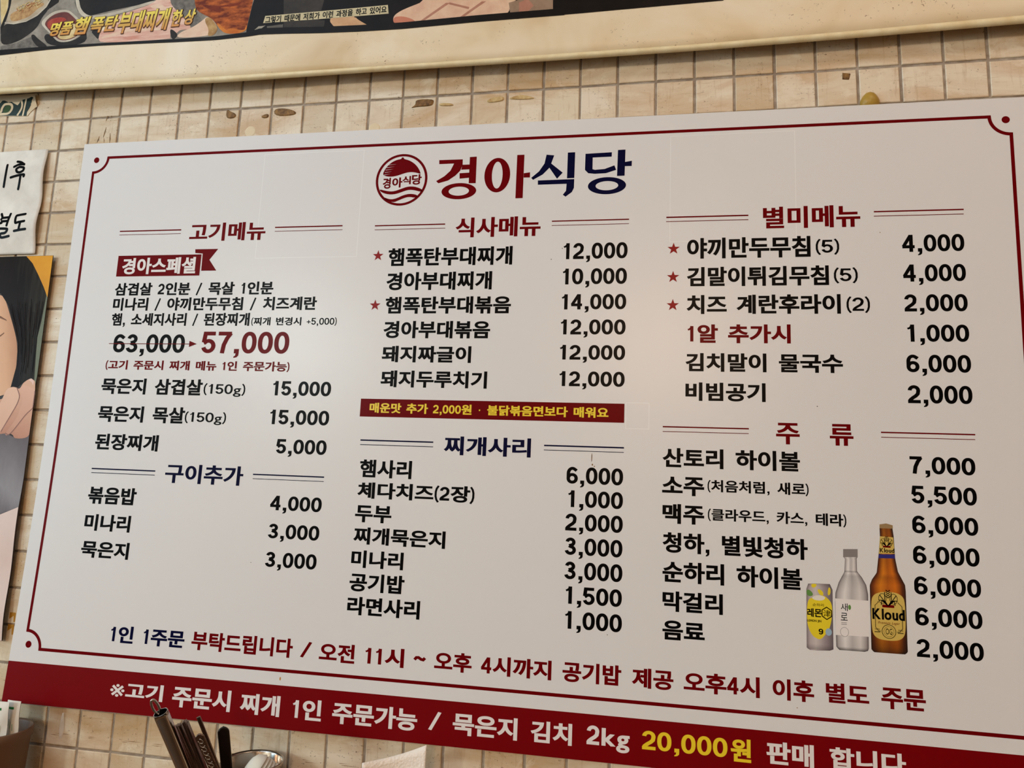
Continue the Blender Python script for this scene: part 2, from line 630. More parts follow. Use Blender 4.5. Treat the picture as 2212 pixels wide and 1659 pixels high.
for k, c0, c1, sc, st in (
        ('cream', (222, 200, 150), (196, 168, 112), 60, (1, 1, 1)), ('black', (40, 33, 28), (24, 20, 17), 30, (1, 1, 1)), ('bowl', (196, 180, 156), (168, 150, 126), 40, (1, 1, 1)),
        ('noodle', (160, 116, 76), (196, 160, 110), 160, (1, 1, 1)), ('dark', (50, 45, 41), (32, 28, 26), 40, (1, 1, 1)), ('pan', (128, 122, 114), (92, 86, 80), 140, (1, 1, 1)),
        ('tray', (158, 150, 138), (124, 116, 106), 50, (1, 1, 1)), ('steel', (206, 196, 178), (176, 164, 148), 40, (1, 1, 1)), ('maroon', (92, 48, 46), (120, 66, 58), 60, (1, 1, 1)),
        ('sauce', (156, 52, 44), (176, 84, 66), 120, (1, 1, 1)), ('pork', (204, 140, 122), (236, 204, 186), 40, (0.5, 1, 3.6)), ('fat', (232, 206, 182), (222, 184, 160), 50, (1, 1, 2)),
        ('bone', (196, 160, 108), (150, 108, 60), 70, (1, 1, 1)), ('kimchi', (196, 104, 44), (104, 38, 14), 60, (1, 1, 2.5)), ('orange', (214, 132, 52), (186, 96, 34), 50, (1, 1, 2)),
        ('kimdark', (132, 52, 20), (100, 34, 14), 50, (1, 1, 2)), ('ink', (26, 20, 17), (18, 14, 12), 40, (1, 1, 1)), ('wall', (146, 138, 124), (132, 124, 110), 30, (1, 1, 1)),
        ('apron', (66, 60, 55), (50, 46, 42), 40, (1, 1, 1)), ('apron2', (104, 100, 92), (92, 88, 80), 40, (1, 1, 1)), ('strap', (164, 156, 142), (150, 142, 128), 40, (1, 1, 1)),
        ('skin', (214, 174, 134), (196, 152, 112), 40, (1, 1, 1)), ('caption', (206, 194, 158), (198, 186, 150), 30, (1, 1, 1)), ('ham', (228, 194, 166), (216, 174, 148), 60, (1, 1, 1)),
        ('hamend', (206, 132, 106), (190, 116, 92), 60, (1, 1, 1)), ('hamline', (184, 132, 112), (170, 118, 98), 60, (1, 1, 1)), ('greyp', (160, 134, 112), (142, 116, 96), 60, (1, 1, 1)),
        ('strand1', (220, 190, 130), (206, 172, 112), 60, (1, 1, 1)), ('strand2', (196, 130, 84), (180, 112, 70), 60, (1, 1, 1)), ('strand3', (226, 206, 150), (210, 184, 130), 60, (1, 1, 1)),
        ('outline', (84, 46, 10), (70, 36, 8), 60, (1, 1, 1)),
        ('posterback', (64, 52, 46), (54, 44, 38), 10, (1, 1, 1)), ('backdrop', (226, 160, 46), (212, 144, 36), 12, (1, 1, 1)), ('green', (92, 98, 84), (74, 78, 68), 14, (1, 1, 0.4)),
        ('hair', (52, 38, 32), (30, 22, 19), 46, (2.2, 1, 0.35)), ('face', (222, 178, 144), (206, 156, 120), 8, (1, 1, 1)), ('brow', (136, 96, 72), (122, 84, 62), 20, (1, 1, 1)), ('mouth', (178, 92, 84), (166, 82, 76), 20, (1, 1, 1)),
        ('hand', (206, 160, 136), (190, 140, 118), 14, (1, 1, 1)), ('finger', (224, 182, 158), (210, 166, 142), 14, (1, 1, 1)), ('finger2', (214, 170, 146), (198, 150, 128), 14, (1, 1, 1)), ('nail', (240, 208, 196), (236, 200, 188), 14, (1, 1, 1)),
        ('cloth', (128, 122, 124), (96, 90, 94), 16, (1, 1, 0.5)), ('card', (228, 206, 198), (218, 194, 186), 10, (1, 1, 1))):
    M['p_' + k] = noisy(k + '_print', c0, c1, sc, 0.30 if k in ('backdrop', 'green', 'hair', 'face', 'hand', 'finger', 'finger2', 'cloth', 'card', 'posterback') else 0.45, 0, st, spec=0.12)


def toned(name, stops, ax, lo, hi, noise=0.25, nscale=30, stretch=(1, 1, 1), rough=0.28):
    """printed photograph tone running along one direction of the sheet, broken up by noise"""
    m = mat(name, (128, 128, 128), rough, 0, 0.05)
    n = NT(m)
    g = n.node('ShaderNodeNewGeometry')
    d = n.node('ShaderNodeVectorMath', operation='DOT_PRODUCT')
    n.link(g.outputs['Position'], d.inputs[0])
    d.inputs[1].default_value = ax
    r = n.node('ShaderNodeMapRange')
    r.inputs[1].default_value, r.inputs[2].default_value = lo, hi
    n.link(d.outputs['Value'], r.inputs[0])
    a = n.node('ShaderNodeMath', operation='MULTIPLY_ADD')
    n.link(n.noise(n.pos(stretch), nscale, 4, 0.6), a.inputs[0])
    a.inputs[1].default_value = noise * 2
    a.inputs[2].default_value = -noise
    s = n.node('ShaderNodeMath', operation='ADD')
    n.link(a.outputs[0], s.inputs[0])
    n.link(r.outputs[0], s.inputs[1])
    n.color(n.ramp(s.outputs[0], [(p, lin(c)) for p, c in stops]))
    M[name] = m


toned('p_face', [(0.0, (236, 198, 166)), (0.45, (222, 176, 142)), (0.75, (176, 122, 92)), (1.0, (84, 52, 40))], (1, 0, 0.25), 0.345, 0.475, 0.04)
toned('p_hair', [(0.0, (12, 8, 7)), (0.45, (36, 23, 18)), (0.75, (30, 22, 19)), (1.0, (54, 50, 43))], (1, 0, 0.12), 0.10, 0.30, 0.30, 60, (3.0, 1, 0.22))
toned('p_green', [(0.0, (40, 38, 33)), (0.5, (84, 88, 76)), (1.0, (120, 126, 108))], (1, 0, 0.17), 0.295, 0.335, 0.12)
toned('p_hand', [(0.0, (150, 100, 82)), (0.4, (196, 146, 124)), (1.0, (222, 178, 154))], (0.5, 0, 1.0), 1.26, 1.37, 0.12, 40)
toned('p_finger', [(0.0, (176, 124, 104)), (0.4, (220, 176, 152)), (1.0, (232, 192, 168))], (0.6, 0, 1.0), 1.24, 1.37, 0.10, 40)
toned('p_finger2', [(0.0, (158, 108, 90)), (0.5, (208, 160, 138)), (1.0, (226, 182, 160))], (0.4, 0, 1.0), 1.24, 1.37, 0.10, 40)
toned('p_cloth', [(0.0, (96, 88, 92)), (0.35, (150, 146, 150)), (0.7, (124, 118, 122)), (1.0, (104, 96, 98))], (0.15, 0, 1.0), 1.14, 1.28, 0.25, 18, (2, 1, 0.6))


def gold_letter(z_top, z_bot):
    """gold lettering ink printed yellow at the head and orange at the foot"""
    m = mat('gold_lettering_print', (226, 190, 60), 0.42)
    n = NT(m)
    g = n.node('ShaderNodeNewGeometry')
    s = n.node('ShaderNodeSeparateXYZ')
    n.link(g.outputs['Position'], s.inputs[0])
    r = n.node('ShaderNodeMapRange')
    r.inputs[1].default_value, r.inputs[2].default_value = z_bot, z_top
    n.link(s.outputs['Z'], r.inputs[0])
    n.color(n.ramp(r.outputs[0], [(0.0, lin((206, 132, 44))), (0.45, lin((206, 160, 50))), (0.75, lin((232, 208, 70)))]))
    return m


add('p_strand_dark', (20, 13, 11), 0.4, spec=0.05)
add('p_strand_brown', (46, 31, 24), 0.4, spec=0.05)
add('p_crease', (142, 94, 78), 0.3, spec=0.2)


def bumpy(name, rgb, rough, metal, scale, strength, dist, vor=False):
    m = mat(name, rgb, rough, metal)
    n = NT(m)
    if vor:
        v = n.node('ShaderNodeTexVoronoi')
        v.inputs['Scale'].default_value = scale
        n.link(n.pos(), v.inputs['Vector'])
        f = v.outputs['Distance']
    else:
        f = n.noise(n.pos(), scale, 3, 0.6)
    n.bump(f, strength, dist)
    M[name] = m


bumpy('emboss', (128, 104, 88), 0.25, 1.0, 420, 0.5, 0.002)
bumpy('napkin', (244, 232, 220), 0.8, 0.0, 420, 0.35, 0.0016, True)

# ---------------------------------------------------------------- measured layout (metres)
# words, left, top, right, bottom on the board in metres, ink, weight
WORDS = [
    ('고기메뉴', 0.1941, 0.1304, 0.312, 0.1574, 'r', 'h'),
    ('경아스페셜', 0.0915, 0.1806, 0.2093, 0.2051, 'w', 'n'),
    ('삼겹살 2인분 / 목살 1인분', 0.0841, 0.2178, 0.3319, 0.2371, 'k', 'n'),
    ('미나리 / 야끼만두무침 / 치즈계란', 0.0843, 0.2399, 0.398, 0.2594, 'k', 'n'),
    ('햄, 소세지사리 / 된장찌개', 0.0852, 0.2626, 0.3006, 0.2815, 'k', 'n'),
    ('(찌개 변경시 +5,000)', 0.3036, 0.2689, 0.4289, 0.2811, 'k', 'l'),
    ('63,000', 0.0929, 0.2934, 0.2054, 0.3199, 'k', 'n'),
    ('57,000', 0.2314, 0.2894, 0.3627, 0.3203, 'r', 'n'),
    ('(고기 주문시 찌개 메뉴 1인 주문가능)', 0.0846, 0.331, 0.366, 0.3454, 'r', 'n'),
    ('묵은지 삼겹살', 0.082, 0.3569, 0.2397, 0.3797, 'k', 'n'),
    ('(150g)', 0.2418, 0.362, 0.3041, 0.3789, 'k', 'l'),
    ('15,000', 0.3444, 0.3574, 0.4284, 0.3772, 'k', 'd'),
    ('묵은지 목살', 0.0821, 0.3963, 0.2174, 0.4192, 'k', 'n'),
    ('(150g)', 0.2178, 0.4016, 0.2797, 0.4182, 'k', 'l'),
    ('15,000', 0.3438, 0.3964, 0.4289, 0.4162, 'k', 'd'),
    ('된장찌개', 0.0833, 0.4357, 0.1818, 0.4583, 'k', 'n'),
    ('5,000', 0.357, 0.4358, 0.4286, 0.4551, 'k', 'd'),
    ('구이추가', 0.1978, 0.4741, 0.3136, 0.4999, 'b', 'h'),
    ('볶음밥', 0.0842, 0.5093, 0.1585, 0.5327, 'k', 'n'),
    ('4,000', 0.3558, 0.5104, 0.4284, 0.5294, 'k', 'd'),
    ('미나리', 0.0846, 0.5466, 0.1549, 0.569, 'k', 'n'),
    ('3,000', 0.357, 0.5469, 0.4283, 0.5657, 'k', 'd'),
    ('묵은지', 0.0853, 0.5825, 0.158, 0.6049, 'k', 'n'),
    ('3,000', 0.3567, 0.5829, 0.4278, 0.6021, 'k', 'd'),
    ('1인 1주문', 0.1475, 0.6896, 0.2552, 0.7115, 'b', 'n'),
    ('부탁드립니다', 0.2653, 0.6886, 0.4057, 0.7119, 'r', 'n'),
    ('/', 0.4162, 0.6906, 0.4312, 0.71, 'r', 'n'),
    ('※', 0.1584, 0.7621, 0.1789, 0.7776, 'w', 'n'),
    ('고기', 0.1807, 0.7586, 0.2341, 0.7788, 'w', 'n'),
    ('주문시', 0.2476, 0.7573, 0.3286, 0.7829, 'w', 'n'),
    ('찌개', 0.3418, 0.7583, 0.3955, 0.783, 'w', 'n'),
    ('1인', 0.4125, 0.7589, 0.4508, 0.7833, 'w', 'n'),
    ('주문가능', 0.4651, 0.7586, 0.5739, 0.7838, 'w', 'n'),
    ('/', 0.5881, 0.7591, 0.6036, 0.7806, 'w', 'n'),
    ('묵은지', 0.6182, 0.758, 0.6968, 0.783, 'w', 'n'),
    ('김치', 0.7127, 0.7583, 0.7615, 0.7825, 'w', 'n'),
    ('2kg', 0.7784, 0.7577, 0.8279, 0.7787, 'w', 'd'),
    ('오전', 0.4415, 0.6899, 0.4885, 0.7124, 'r', 'n'),
    ('11시', 0.502, 0.6899, 0.5525, 0.7124, 'r', 'n'),
    ('~', 0.5643, 0.6967, 0.5806, 0.7027, 'r', 'n'),
    ('오후', 0.5911, 0.6892, 0.6379, 0.7118, 'r', 'n'),
    ('4시까지', 0.6492, 0.6896, 0.735, 0.7119, 'r', 'n'),
    ('공기밥', 0.7482, 0.6887, 0.8171, 0.7117, 'r', 'n'),
    ('제공', 0.8293, 0.6894, 0.8767, 0.7116, 'r', 'n'),
    ('오후4시', 0.8883, 0.6889, 0.9721, 0.7114, 'r', 'n'),
    ('이후', 0.9861, 0.6883, 1.0303, 0.7112, 'r', 'n'),
    ('별도', 1.0427, 0.6881, 1.0876, 0.7093, 'r', 'n'),
    ('주문', 1.1001, 0.6881, 1.1453, 0.7106, 'r', 'n'),
    ('20,000', 0.8419, 0.7576, 0.9367, 0.7781, 'y', 'n'),
    ('원', 0.9401, 0.7567, 0.9623, 0.7812, 'y', 'n'),
    ('판매', 0.9786, 0.756, 1.0288, 0.7801, 'w', 'n'),
    ('합니다', 1.0452, 0.7556, 1.1229, 0.7778, 'w', 'n'),
    ('식사메뉴', 0.5876, 0.1328, 0.7025, 0.1604, 'r', 'h'),
    ('햄폭탄부대찌개', 0.496, 0.1734, 0.6666, 0.1988, 'k', 'n'),
    ('경아부대찌개', 0.4956, 0.2073, 0.6407, 0.2322, 'k', 'n'),
    ('햄폭탄부대볶음', 0.4965, 0.2411, 0.6674, 0.2645, 'k', 'n'),
    ('경아부대볶음', 0.496, 0.2743, 0.6414, 0.2977, 'k', 'n'),
    ('돼지짜글이', 0.4961, 0.308, 0.6177, 0.3301, 'k', 'n'),
    ('돼지두루치기', 0.4968, 0.341, 0.6402, 0.3634, 'k', 'n'),
    ('12,000', 0.7336, 0.171, 0.8156, 0.1927, 'k', 'd'),
    ('10,000', 0.7335, 0.2051, 0.8153, 0.2264, 'k', 'd'),
    ('14,000', 0.7332, 0.2392, 0.815, 0.2594, 'k', 'd'),
    ('12,000', 0.7329, 0.2723, 0.8148, 0.292, 'k', 'd'),
    ('12,000', 0.7328, 0.3054, 0.8148, 0.3245, 'k', 'd'),
    ('12,000', 0.7332, 0.3392, 0.8148, 0.3584, 'k', 'd'),
    ('매운맛 추가 2,000원 · 불닭볶음면보다 매워요', 0.4843, 0.3844, 0.7958, 0.3977, 'y', 'n'),
    ('찌개사리', 0.5878, 0.4255, 0.7004, 0.4494, 'b', 'h'),
    ('햄사리', 0.4768, 0.4588, 0.5471, 0.4821, 'k', 'n'),
    ('체다치즈(2장)', 0.4757, 0.4881, 0.631, 0.5101, 'k', 'n'),
    ('두부', 0.475, 0.5174, 0.524, 0.5392, 'k', 'n'),
    ('찌개묵은지', 0.4749, 0.5453, 0.5966, 0.5669, 'k', 'n'),
    ('미나리', 0.4744, 0.5742, 0.5437, 0.5959, 'k', 'n'),
    ('공기밥', 0.4744, 0.6026, 0.5469, 0.6252, 'k', 'n'),
    ('라면사리', 0.4738, 0.6316, 0.5689, 0.6539, 'k', 'n'),
    ('6,000', 0.7462, 0.459, 0.8151, 0.4796, 'k', 'd'),
    ('1,000', 0.7488, 0.4875, 0.8154, 0.508, 'k', 'd'),
    ('2,000', 0.7462, 0.5159, 0.8157, 0.5363, 'k', 'd'),
    ('3,000', 0.7466, 0.5446, 0.8158, 0.5652, 'k', 'd'),
    ('3,000', 0.7469, 0.5731, 0.8163, 0.5939, 'k', 'd'),
    ('1,500', 0.749, 0.6021, 0.8162, 0.6225, 'k', 'd'),
    ('1,000', 0.7492, 0.6308, 0.8168, 0.6514, 'k', 'd'),
    ('별미메뉴', 0.981, 0.1294, 1.0939, 0.1577, 'r', 'h'),
    ('야끼만두무침', 0.8895, 0.1678, 1.0361, 0.1948, 'k', 'n'),
    ('(5)', 1.0421, 0.172, 1.0689, 0.1925, 'k', 'l'),
    ('김말이튀김무침', 0.8893, 0.2055, 1.0564, 0.2306, 'k', 'n'),
    ('(5)', 1.0621, 0.2084, 1.089, 0.2284, 'k', 'l'),
    ('치즈 계란후라이', 0.8891, 0.2415, 1.069, 0.2658, 'k', 'n'),
    ('(2)', 1.0755, 0.2445, 1.1016, 0.2651, 'k', 'l'),
    ('1알 추가시', 0.8905, 0.2789, 1.0115, 0.3024, 'r', 'n'),
    ('김치말이 물국수', 0.8882, 0.3149, 1.0697, 0.3379, 'k', 'n'),
    ('비빔공기', 0.8884, 0.3513, 0.9819, 0.374, 'k', 'n'),
    ('4,000', 1.1392, 0.169, 1.2075, 0.1904, 'k', 'd'),
    ('4,000', 1.139, 0.2058, 1.2075, 0.227, 'k', 'd'),
    ('2,000', 1.1394, 0.2425, 1.2077, 0.2633, 'k', 'd'),
    ('1,000', 1.1413, 0.2789, 1.2076, 0.2996, 'k', 'd'),
    ('6,000', 1.1392, 0.3149, 1.2079, 0.3358, 'k', 'd'),
    ('2,000', 1.1392, 0.351, 1.2076, 0.3721, 'k', 'd'),
    ('주', 0.9932, 0.3984, 1.0198, 0.4238, 'r', 'h'),
    ('류', 1.0531, 0.3983, 1.0791, 0.4236, 'r', 'h'),
    ('산토리 하이볼', 0.8617, 0.432, 1.0196, 0.4556, 'k', 'n'),
    ('소주', 0.8617, 0.4664, 0.9108, 0.4887, 'k', 'n'),
    ('(처음처럼, 새로)', 0.9147, 0.4685, 1.0285, 0.4837, 'k', 'l'),
    ('맥주', 0.8624, 0.4988, 0.9109, 0.5221, 'k', 'n'),
    ('(클라우드, 카스, 테라)', 0.9151, 0.5021, 1.0688, 0.5172, 'k', 'l'),
    ('청하, 별빛청하', 0.8627, 0.5324, 1.0263, 0.5561, 'k', 'n'),
    ('순하리 하이볼', 0.8631, 0.566, 1.0198, 0.5903, 'k', 'n'),
    ('막걸리', 0.8634, 0.6002, 0.932, 0.6234, 'k', 'n'),
    ('음료', 0.8637, 0.6335, 0.9117, 0.6553, 'k', 'n'),
    ('7,000', 1.1384, 0.4333, 1.2067, 0.4532, 'k', 'd'),
    ('5,500', 1.1389, 0.4666, 1.2066, 0.4865, 'k', 'd'),
    ('6,000', 1.1386, 0.5, 1.2064, 0.5197, 'k', 'd'),
    ('6,000', 1.1382, 0.5333, 1.2061, 0.5532, 'k', 'd'),
    ('6,000', 1.1381, 0.5668, 1.206, 0.5865, 'k', 'd'),
    ('6,000', 1.138, 0.6005, 1.2057, 0.6198, 'k', 'd'),
    ('2,000', 1.138, 0.6341, 1.2054, 0.6533, 'k', 'd'),
]
RULES = [
    (0.0805, 0.1801, 0.1396, 0.0018, 'r'),
    (0.0804, 0.1801, 0.1452, 0.0008, 'r'),
    (0.326, 0.4266, 0.1396, 0.0018, 'r'),
    (0.3262, 0.4269, 0.1453, 0.0008, 'r'),
    (0.0837, 0.1824, 0.4848, 0.0018, 'b'),
    (0.084, 0.1824, 0.4904, 0.0009, 'b'),
    (0.3275, 0.4285, 0.4839, 0.0017, 'b'),
    (0.3276, 0.4285, 0.4896, 0.0008, 'b'),
    (0.4736, 0.573, 0.1410, 0.0017, 'r'),
    (0.4738, 0.5734, 0.1467, 0.0008, 'r'),
    (0.7171, 0.8168, 0.1408, 0.0016, 'r'),
    (0.7171, 0.8167, 0.1467, 0.0008, 'r'),
    (0.4748, 0.5736, 0.4339, 0.0018, 'b'),
    (0.4748, 0.5737, 0.4398, 0.0009, 'b'),
    (0.7169, 0.8155, 0.4337, 0.0018, 'b'),
    (0.7168, 0.8154, 0.4393, 0.0008, 'b'),
    (0.8635, 0.9636, 0.1396, 0.0018, 'r'),
    (0.8633, 0.9636, 0.1452, 0.0009, 'r'),
    (1.1094, 1.2088, 0.1391, 0.0017, 'r'),
    (1.1092, 1.2085, 0.1448, 0.0009, 'r'),
    (0.8617, 0.9624, 0.4065, 0.0016, 'r'),
    (0.8617, 0.9622, 0.4123, 0.0008, 'r'),
    (1.109, 1.2084, 0.4068, 0.0016, 'r'),
    (1.109, 1.2081, 0.4124, 0.0008, 'r'),
]
STARS = [(0.4813, 0.1836), (0.4819, 0.2527)]
STARS2 = [(0.8729, 0.1813), (0.8725, 0.2181), (0.8724, 0.2544)]
RIBBON = [(0.0834, 0.1771), (0.2166, 0.1765), (0.2171, 0.2079), (0.084, 0.2082)]
FLAG = [(0.2058, 0.1692), (0.2418, 0.1693), (0.2298, 0.1852), (0.2422, 0.2012), (0.2186, 0.2012), (0.2182, 0.1758), (0.2064, 0.1748)]
STRIP = [(0.4714, 0.3793), (0.8152, 0.3785), (0.8154, 0.403), (0.472, 0.4034)]
ARROW = [(0.0855, 0.3071), (0.2124, 0.3067), (0.2123, 0.3026), (0.224, 0.307), (0.213, 0.3112)]
DOTS = [(0.026, 0.0268)]
DOTS2 = [(1.2598, 0.028), (0.0296, 0.7227)]
LOGO_STROKES = {
    'giyeok': [(0.5595, 0.0494), (0.5926, 0.0496), (0.5927, 0.0583), (0.5897, 0.066), (0.5833, 0.0727), (0.5735, 0.0793), (0.5601, 0.0828), (0.5568, 0.0795), (0.568, 0.073), (0.5761, 0.0654), (0.5807, 0.0552), (0.5598, 0.0552)],
    'g1': [(0.5927, 0.0574), (0.6025, 0.0575), (0.6026, 0.0644), (0.591, 0.0645)],
    'g2': [(0.5891, 0.0694), (0.6029, 0.0691), (0.6031, 0.0764), (0.5895, 0.0773)],
    'gst': [(0.6023, 0.0468), (0.6119, 0.0466), (0.6122, 0.0845), (0.6025, 0.0843)],
    'ast': [(0.6674, 0.0467), (0.6772, 0.0467), (0.6771, 0.1077), (0.6673, 0.1077)],
    'abar': [(0.6773, 0.0729), (0.6857, 0.0719), (0.6858, 0.0792), (0.6773, 0.079)],
    's1': [(0.707, 0.048), (0.7173, 0.0494), (0.7136, 0.0607), (0.7293, 0.0741), (0.722, 0.0823), (0.7114, 0.0666), (0.7028, 0.0756), (0.69, 0.0827), (0.6875, 0.0798), (0.6977, 0.0711), (0.7047, 0.0603)],
    'sst': [(0.7353, 0.0463), (0.745, 0.0462), (0.7448, 0.0821), (0.7352, 0.0822)],
    'sk': [(0.6966, 0.0838), (0.7448, 0.0836), (0.7447, 0.0957), (0.7421, 0.1015), (0.734, 0.1076), (0.7303, 0.1048), (0.7344, 0.0995), (0.7349, 0.0898), (0.6968, 0.0898)],
    'd1': [(0.7587, 0.0491), (0.7931, 0.0484), (0.7929, 0.0545), (0.7682, 0.0547), (0.7683, 0.0709), (0.7715, 0.0719), (0.7841, 0.0712), (0.7966, 0.0667), (0.799, 0.073), (0.7858, 0.0771), (0.7716, 0.0774), (0.7629, 0.0762), (0.7585, 0.0715)],
    'dst': [(0.8009, 0.0456), (0.8106, 0.0455), (0.81, 0.0814), (0.8003, 0.0815)],
    'dbar': [(0.8102, 0.0626), (0.8191, 0.0613), (0.8189, 0.0685), (0.8102, 0.0684)],
}
RING_G = (0.5893, 0.0950, 0.0241, 0.0115, 0.0141, 0.0064)
RING_A = (0.6413, 0.0741, 0.0176, 0.0244, 0.0073, 0.0190)
RING_D = (0.7875, 0.0943, 0.0246, 0.0117, 0.0146, 0.0063)
BADGE = (0.5073, 0.0757, 0.0370, 0.0374, 0.0335, 0.0340)
DOME = [(0.4793, 0.0669), (0.4831, 0.0582), (0.4896, 0.0508), (0.4981, 0.0464), (0.5056, 0.0455), (0.5054, 0.0431), (0.5086, 0.0431), (0.5087, 0.0456), (0.5166, 0.0477), (0.5247, 0.0528), (0.5303, 0.0592), (0.5336, 0.0655), (0.5343, 0.0685), (0.5299, 0.0668), (0.5229, 0.0651), (0.5159, 0.0652), (0.5074, 0.0675), (0.4988, 0.0703), (0.4901, 0.0709), (0.483, 0.0694)]
WAVE1 = [(0.4759, 0.088), (0.4863, 0.0913), (0.4968, 0.0926), (0.5071, 0.0891), (0.5172, 0.0856), (0.5277, 0.0863), (0.5386, 0.0907), (0.5375, 0.0948), (0.528, 0.0916), (0.5184, 0.0903), (0.5091, 0.0935), (0.4989, 0.0967), (0.4884, 0.0963), (0.4785, 0.0925)]
WAVE2 = [(0.4825, 0.0996), (0.4924, 0.1038), (0.501, 0.1029), (0.5111, 0.098), (0.5214, 0.096), (0.5327, 0.0987), (0.5296, 0.1029), (0.5199, 0.1005), (0.5123, 0.1024), (0.5047, 0.1056), (0.4979, 0.1084), (0.4872, 0.1047)]
CAN = [(1.0263, 0.5817), (1.0493, 0.5808), (1.0522, 0.5874), (1.0517, 0.6525), (1.0477, 0.654), (1.0275, 0.6552), (1.0233, 0.6526), (1.024, 0.5881)]
SOJU = [(1.0646, 0.5414), (1.0801, 0.5406), (1.0799, 0.5495), (1.0788, 0.5512), (1.0788, 0.5654), (1.0838, 0.5718), (1.0881, 0.5799), (1.0898, 0.5902), (1.0888, 0.6486), (1.0875, 0.6523), (1.0587, 0.653), (1.0548, 0.6492), (1.0544, 0.6029), (1.0552, 0.5903), (1.059, 0.5786), (1.0653, 0.5667), (1.0664, 0.5519), (1.0644, 0.5504)]
BEER = [(1.1044, 0.5123), (1.1112, 0.5106), (1.1181, 0.5122), (1.1177, 0.5159), (1.1187, 0.5248), (1.1194, 0.5489), (1.1218, 0.5633), (1.1287, 0.5774), (1.1292, 0.5845), (1.1289, 0.6405), (1.129, 0.6496), (1.1256, 0.6523), (1.0953, 0.6527), (1.0915, 0.6494), (1.0918, 0.5797), (1.0943, 0.5733), (1.0995, 0.5657), (1.1021, 0.5457), (1.1042, 0.5256), (1.104, 0.515)]
BADGE_WORDS = [(0.4806, 0.0723, 0.4922, 0.088), (0.4942, 0.0723, 0.509, 0.0869), (0.5085, 0.0707, 0.5209, 0.0826), (0.5222, 0.0686, 0.5361, 0.0836)]
LEAF = [(1.0241, 0.5892), (1.0272, 0.5885), (1.0312, 0.5924), (1.0307, 0.5956), (1.0261, 0.5959), (1.0244, 0.5939)]
LEMON = [(1.025, 0.6007), (1.0296, 0.5972), (1.0363, 0.5942), (1.0424, 0.5938), (1.0479, 0.5981), (1.0513, 0.6031), (1.0513, 0.6155), (1.0487, 0.6291), (1.043, 0.6378), (1.0384, 0.6428), (1.0343, 0.642), (1.0293, 0.6388), (1.0249, 0.6298), (1.0239, 0.6174)]
LEMTOP = [(1.0291, 0.5978), (1.0327, 0.5951), (1.0368, 0.5941), (1.0414, 0.5944), (1.0449, 0.5967), (1.0413, 0.6001), (1.0336, 0.6001)]
CANW1 = (1.0305, 0.6034, 1.0424, 0.6066)
CANW2 = (1.0245, 0.6091, 1.0399, 0.6186)
CANW3 = (1.0243, 0.6214, 1.0394, 0.6246)
CAN9 = (1.0363, 0.6309, 1.0412, 0.6371)
CANHEX = (1.0406, 0.6069, 1.0502, 0.6203)
SLABEL = [(1.0548, 0.5966), (1.0903, 0.5969), (1.0891, 0.6359), (1.0546, 0.6364)]
SCAP = [(1.0646, 0.5414), (1.0801, 0.5406), (1.0799, 0.5495), (1.0644, 0.5504)]
SW1 = (1.0604, 0.6014, 1.0678, 0.6097)
SW2 = (1.0602, 0.6118, 1.0675, 0.6201)
BLABEL = [(1.0926, 0.5962), (1.0952, 0.5903), (1.1003, 0.5872), (1.1093, 0.5856), (1.1191, 0.5862), (1.1254, 0.5894), (1.1281, 0.5954), (1.1279, 0.6275), (1.1247, 0.6353), (1.1173, 0.6386), (1.1026, 0.6383), (1.0954, 0.6354), (1.0924, 0.628)]
BNECK = [(1.1044, 0.525), (1.118, 0.5256), (1.1191, 0.5437), (1.1024, 0.5444)]
BBLUE = [(1.1024, 0.5451), (1.1191, 0.5445), (1.1194, 0.5489), (1.102, 0.5494)]
BW1 = (1.1036, 0.538, 1.1188, 0.5429)
BW2 = (1.0936, 0.6044, 1.1273, 0.6164)
BW3 = (1.0993, 0.6183, 1.1218, 0.621)
BCAP = [(1.1041, 0.5118), (1.1112, 0.5104), (1.1181, 0.5122), (1.118, 0.5159), (1.104, 0.5161)]
BSEAL = [(1.1103, 0.6288)]
CROWN = [(1.1104, 0.5945)]
CROWN2 = [(1.111, 0.5317)]
LEM1 = [(1.0289, 0.582), (1.036, 0.5818), (1.0339, 0.5859), (1.03, 0.5865)]
LEM2 = [(1.0354, 0.5879), (1.039, 0.5874), (1.0425, 0.5911), (1.0419, 0.5948), (1.0378, 0.5935)]
LEM3 = [(1.0482, 0.584), (1.0502, 0.5865), (1.0498, 0.5928), (1.047, 0.5942), (1.0469, 0.5898)]
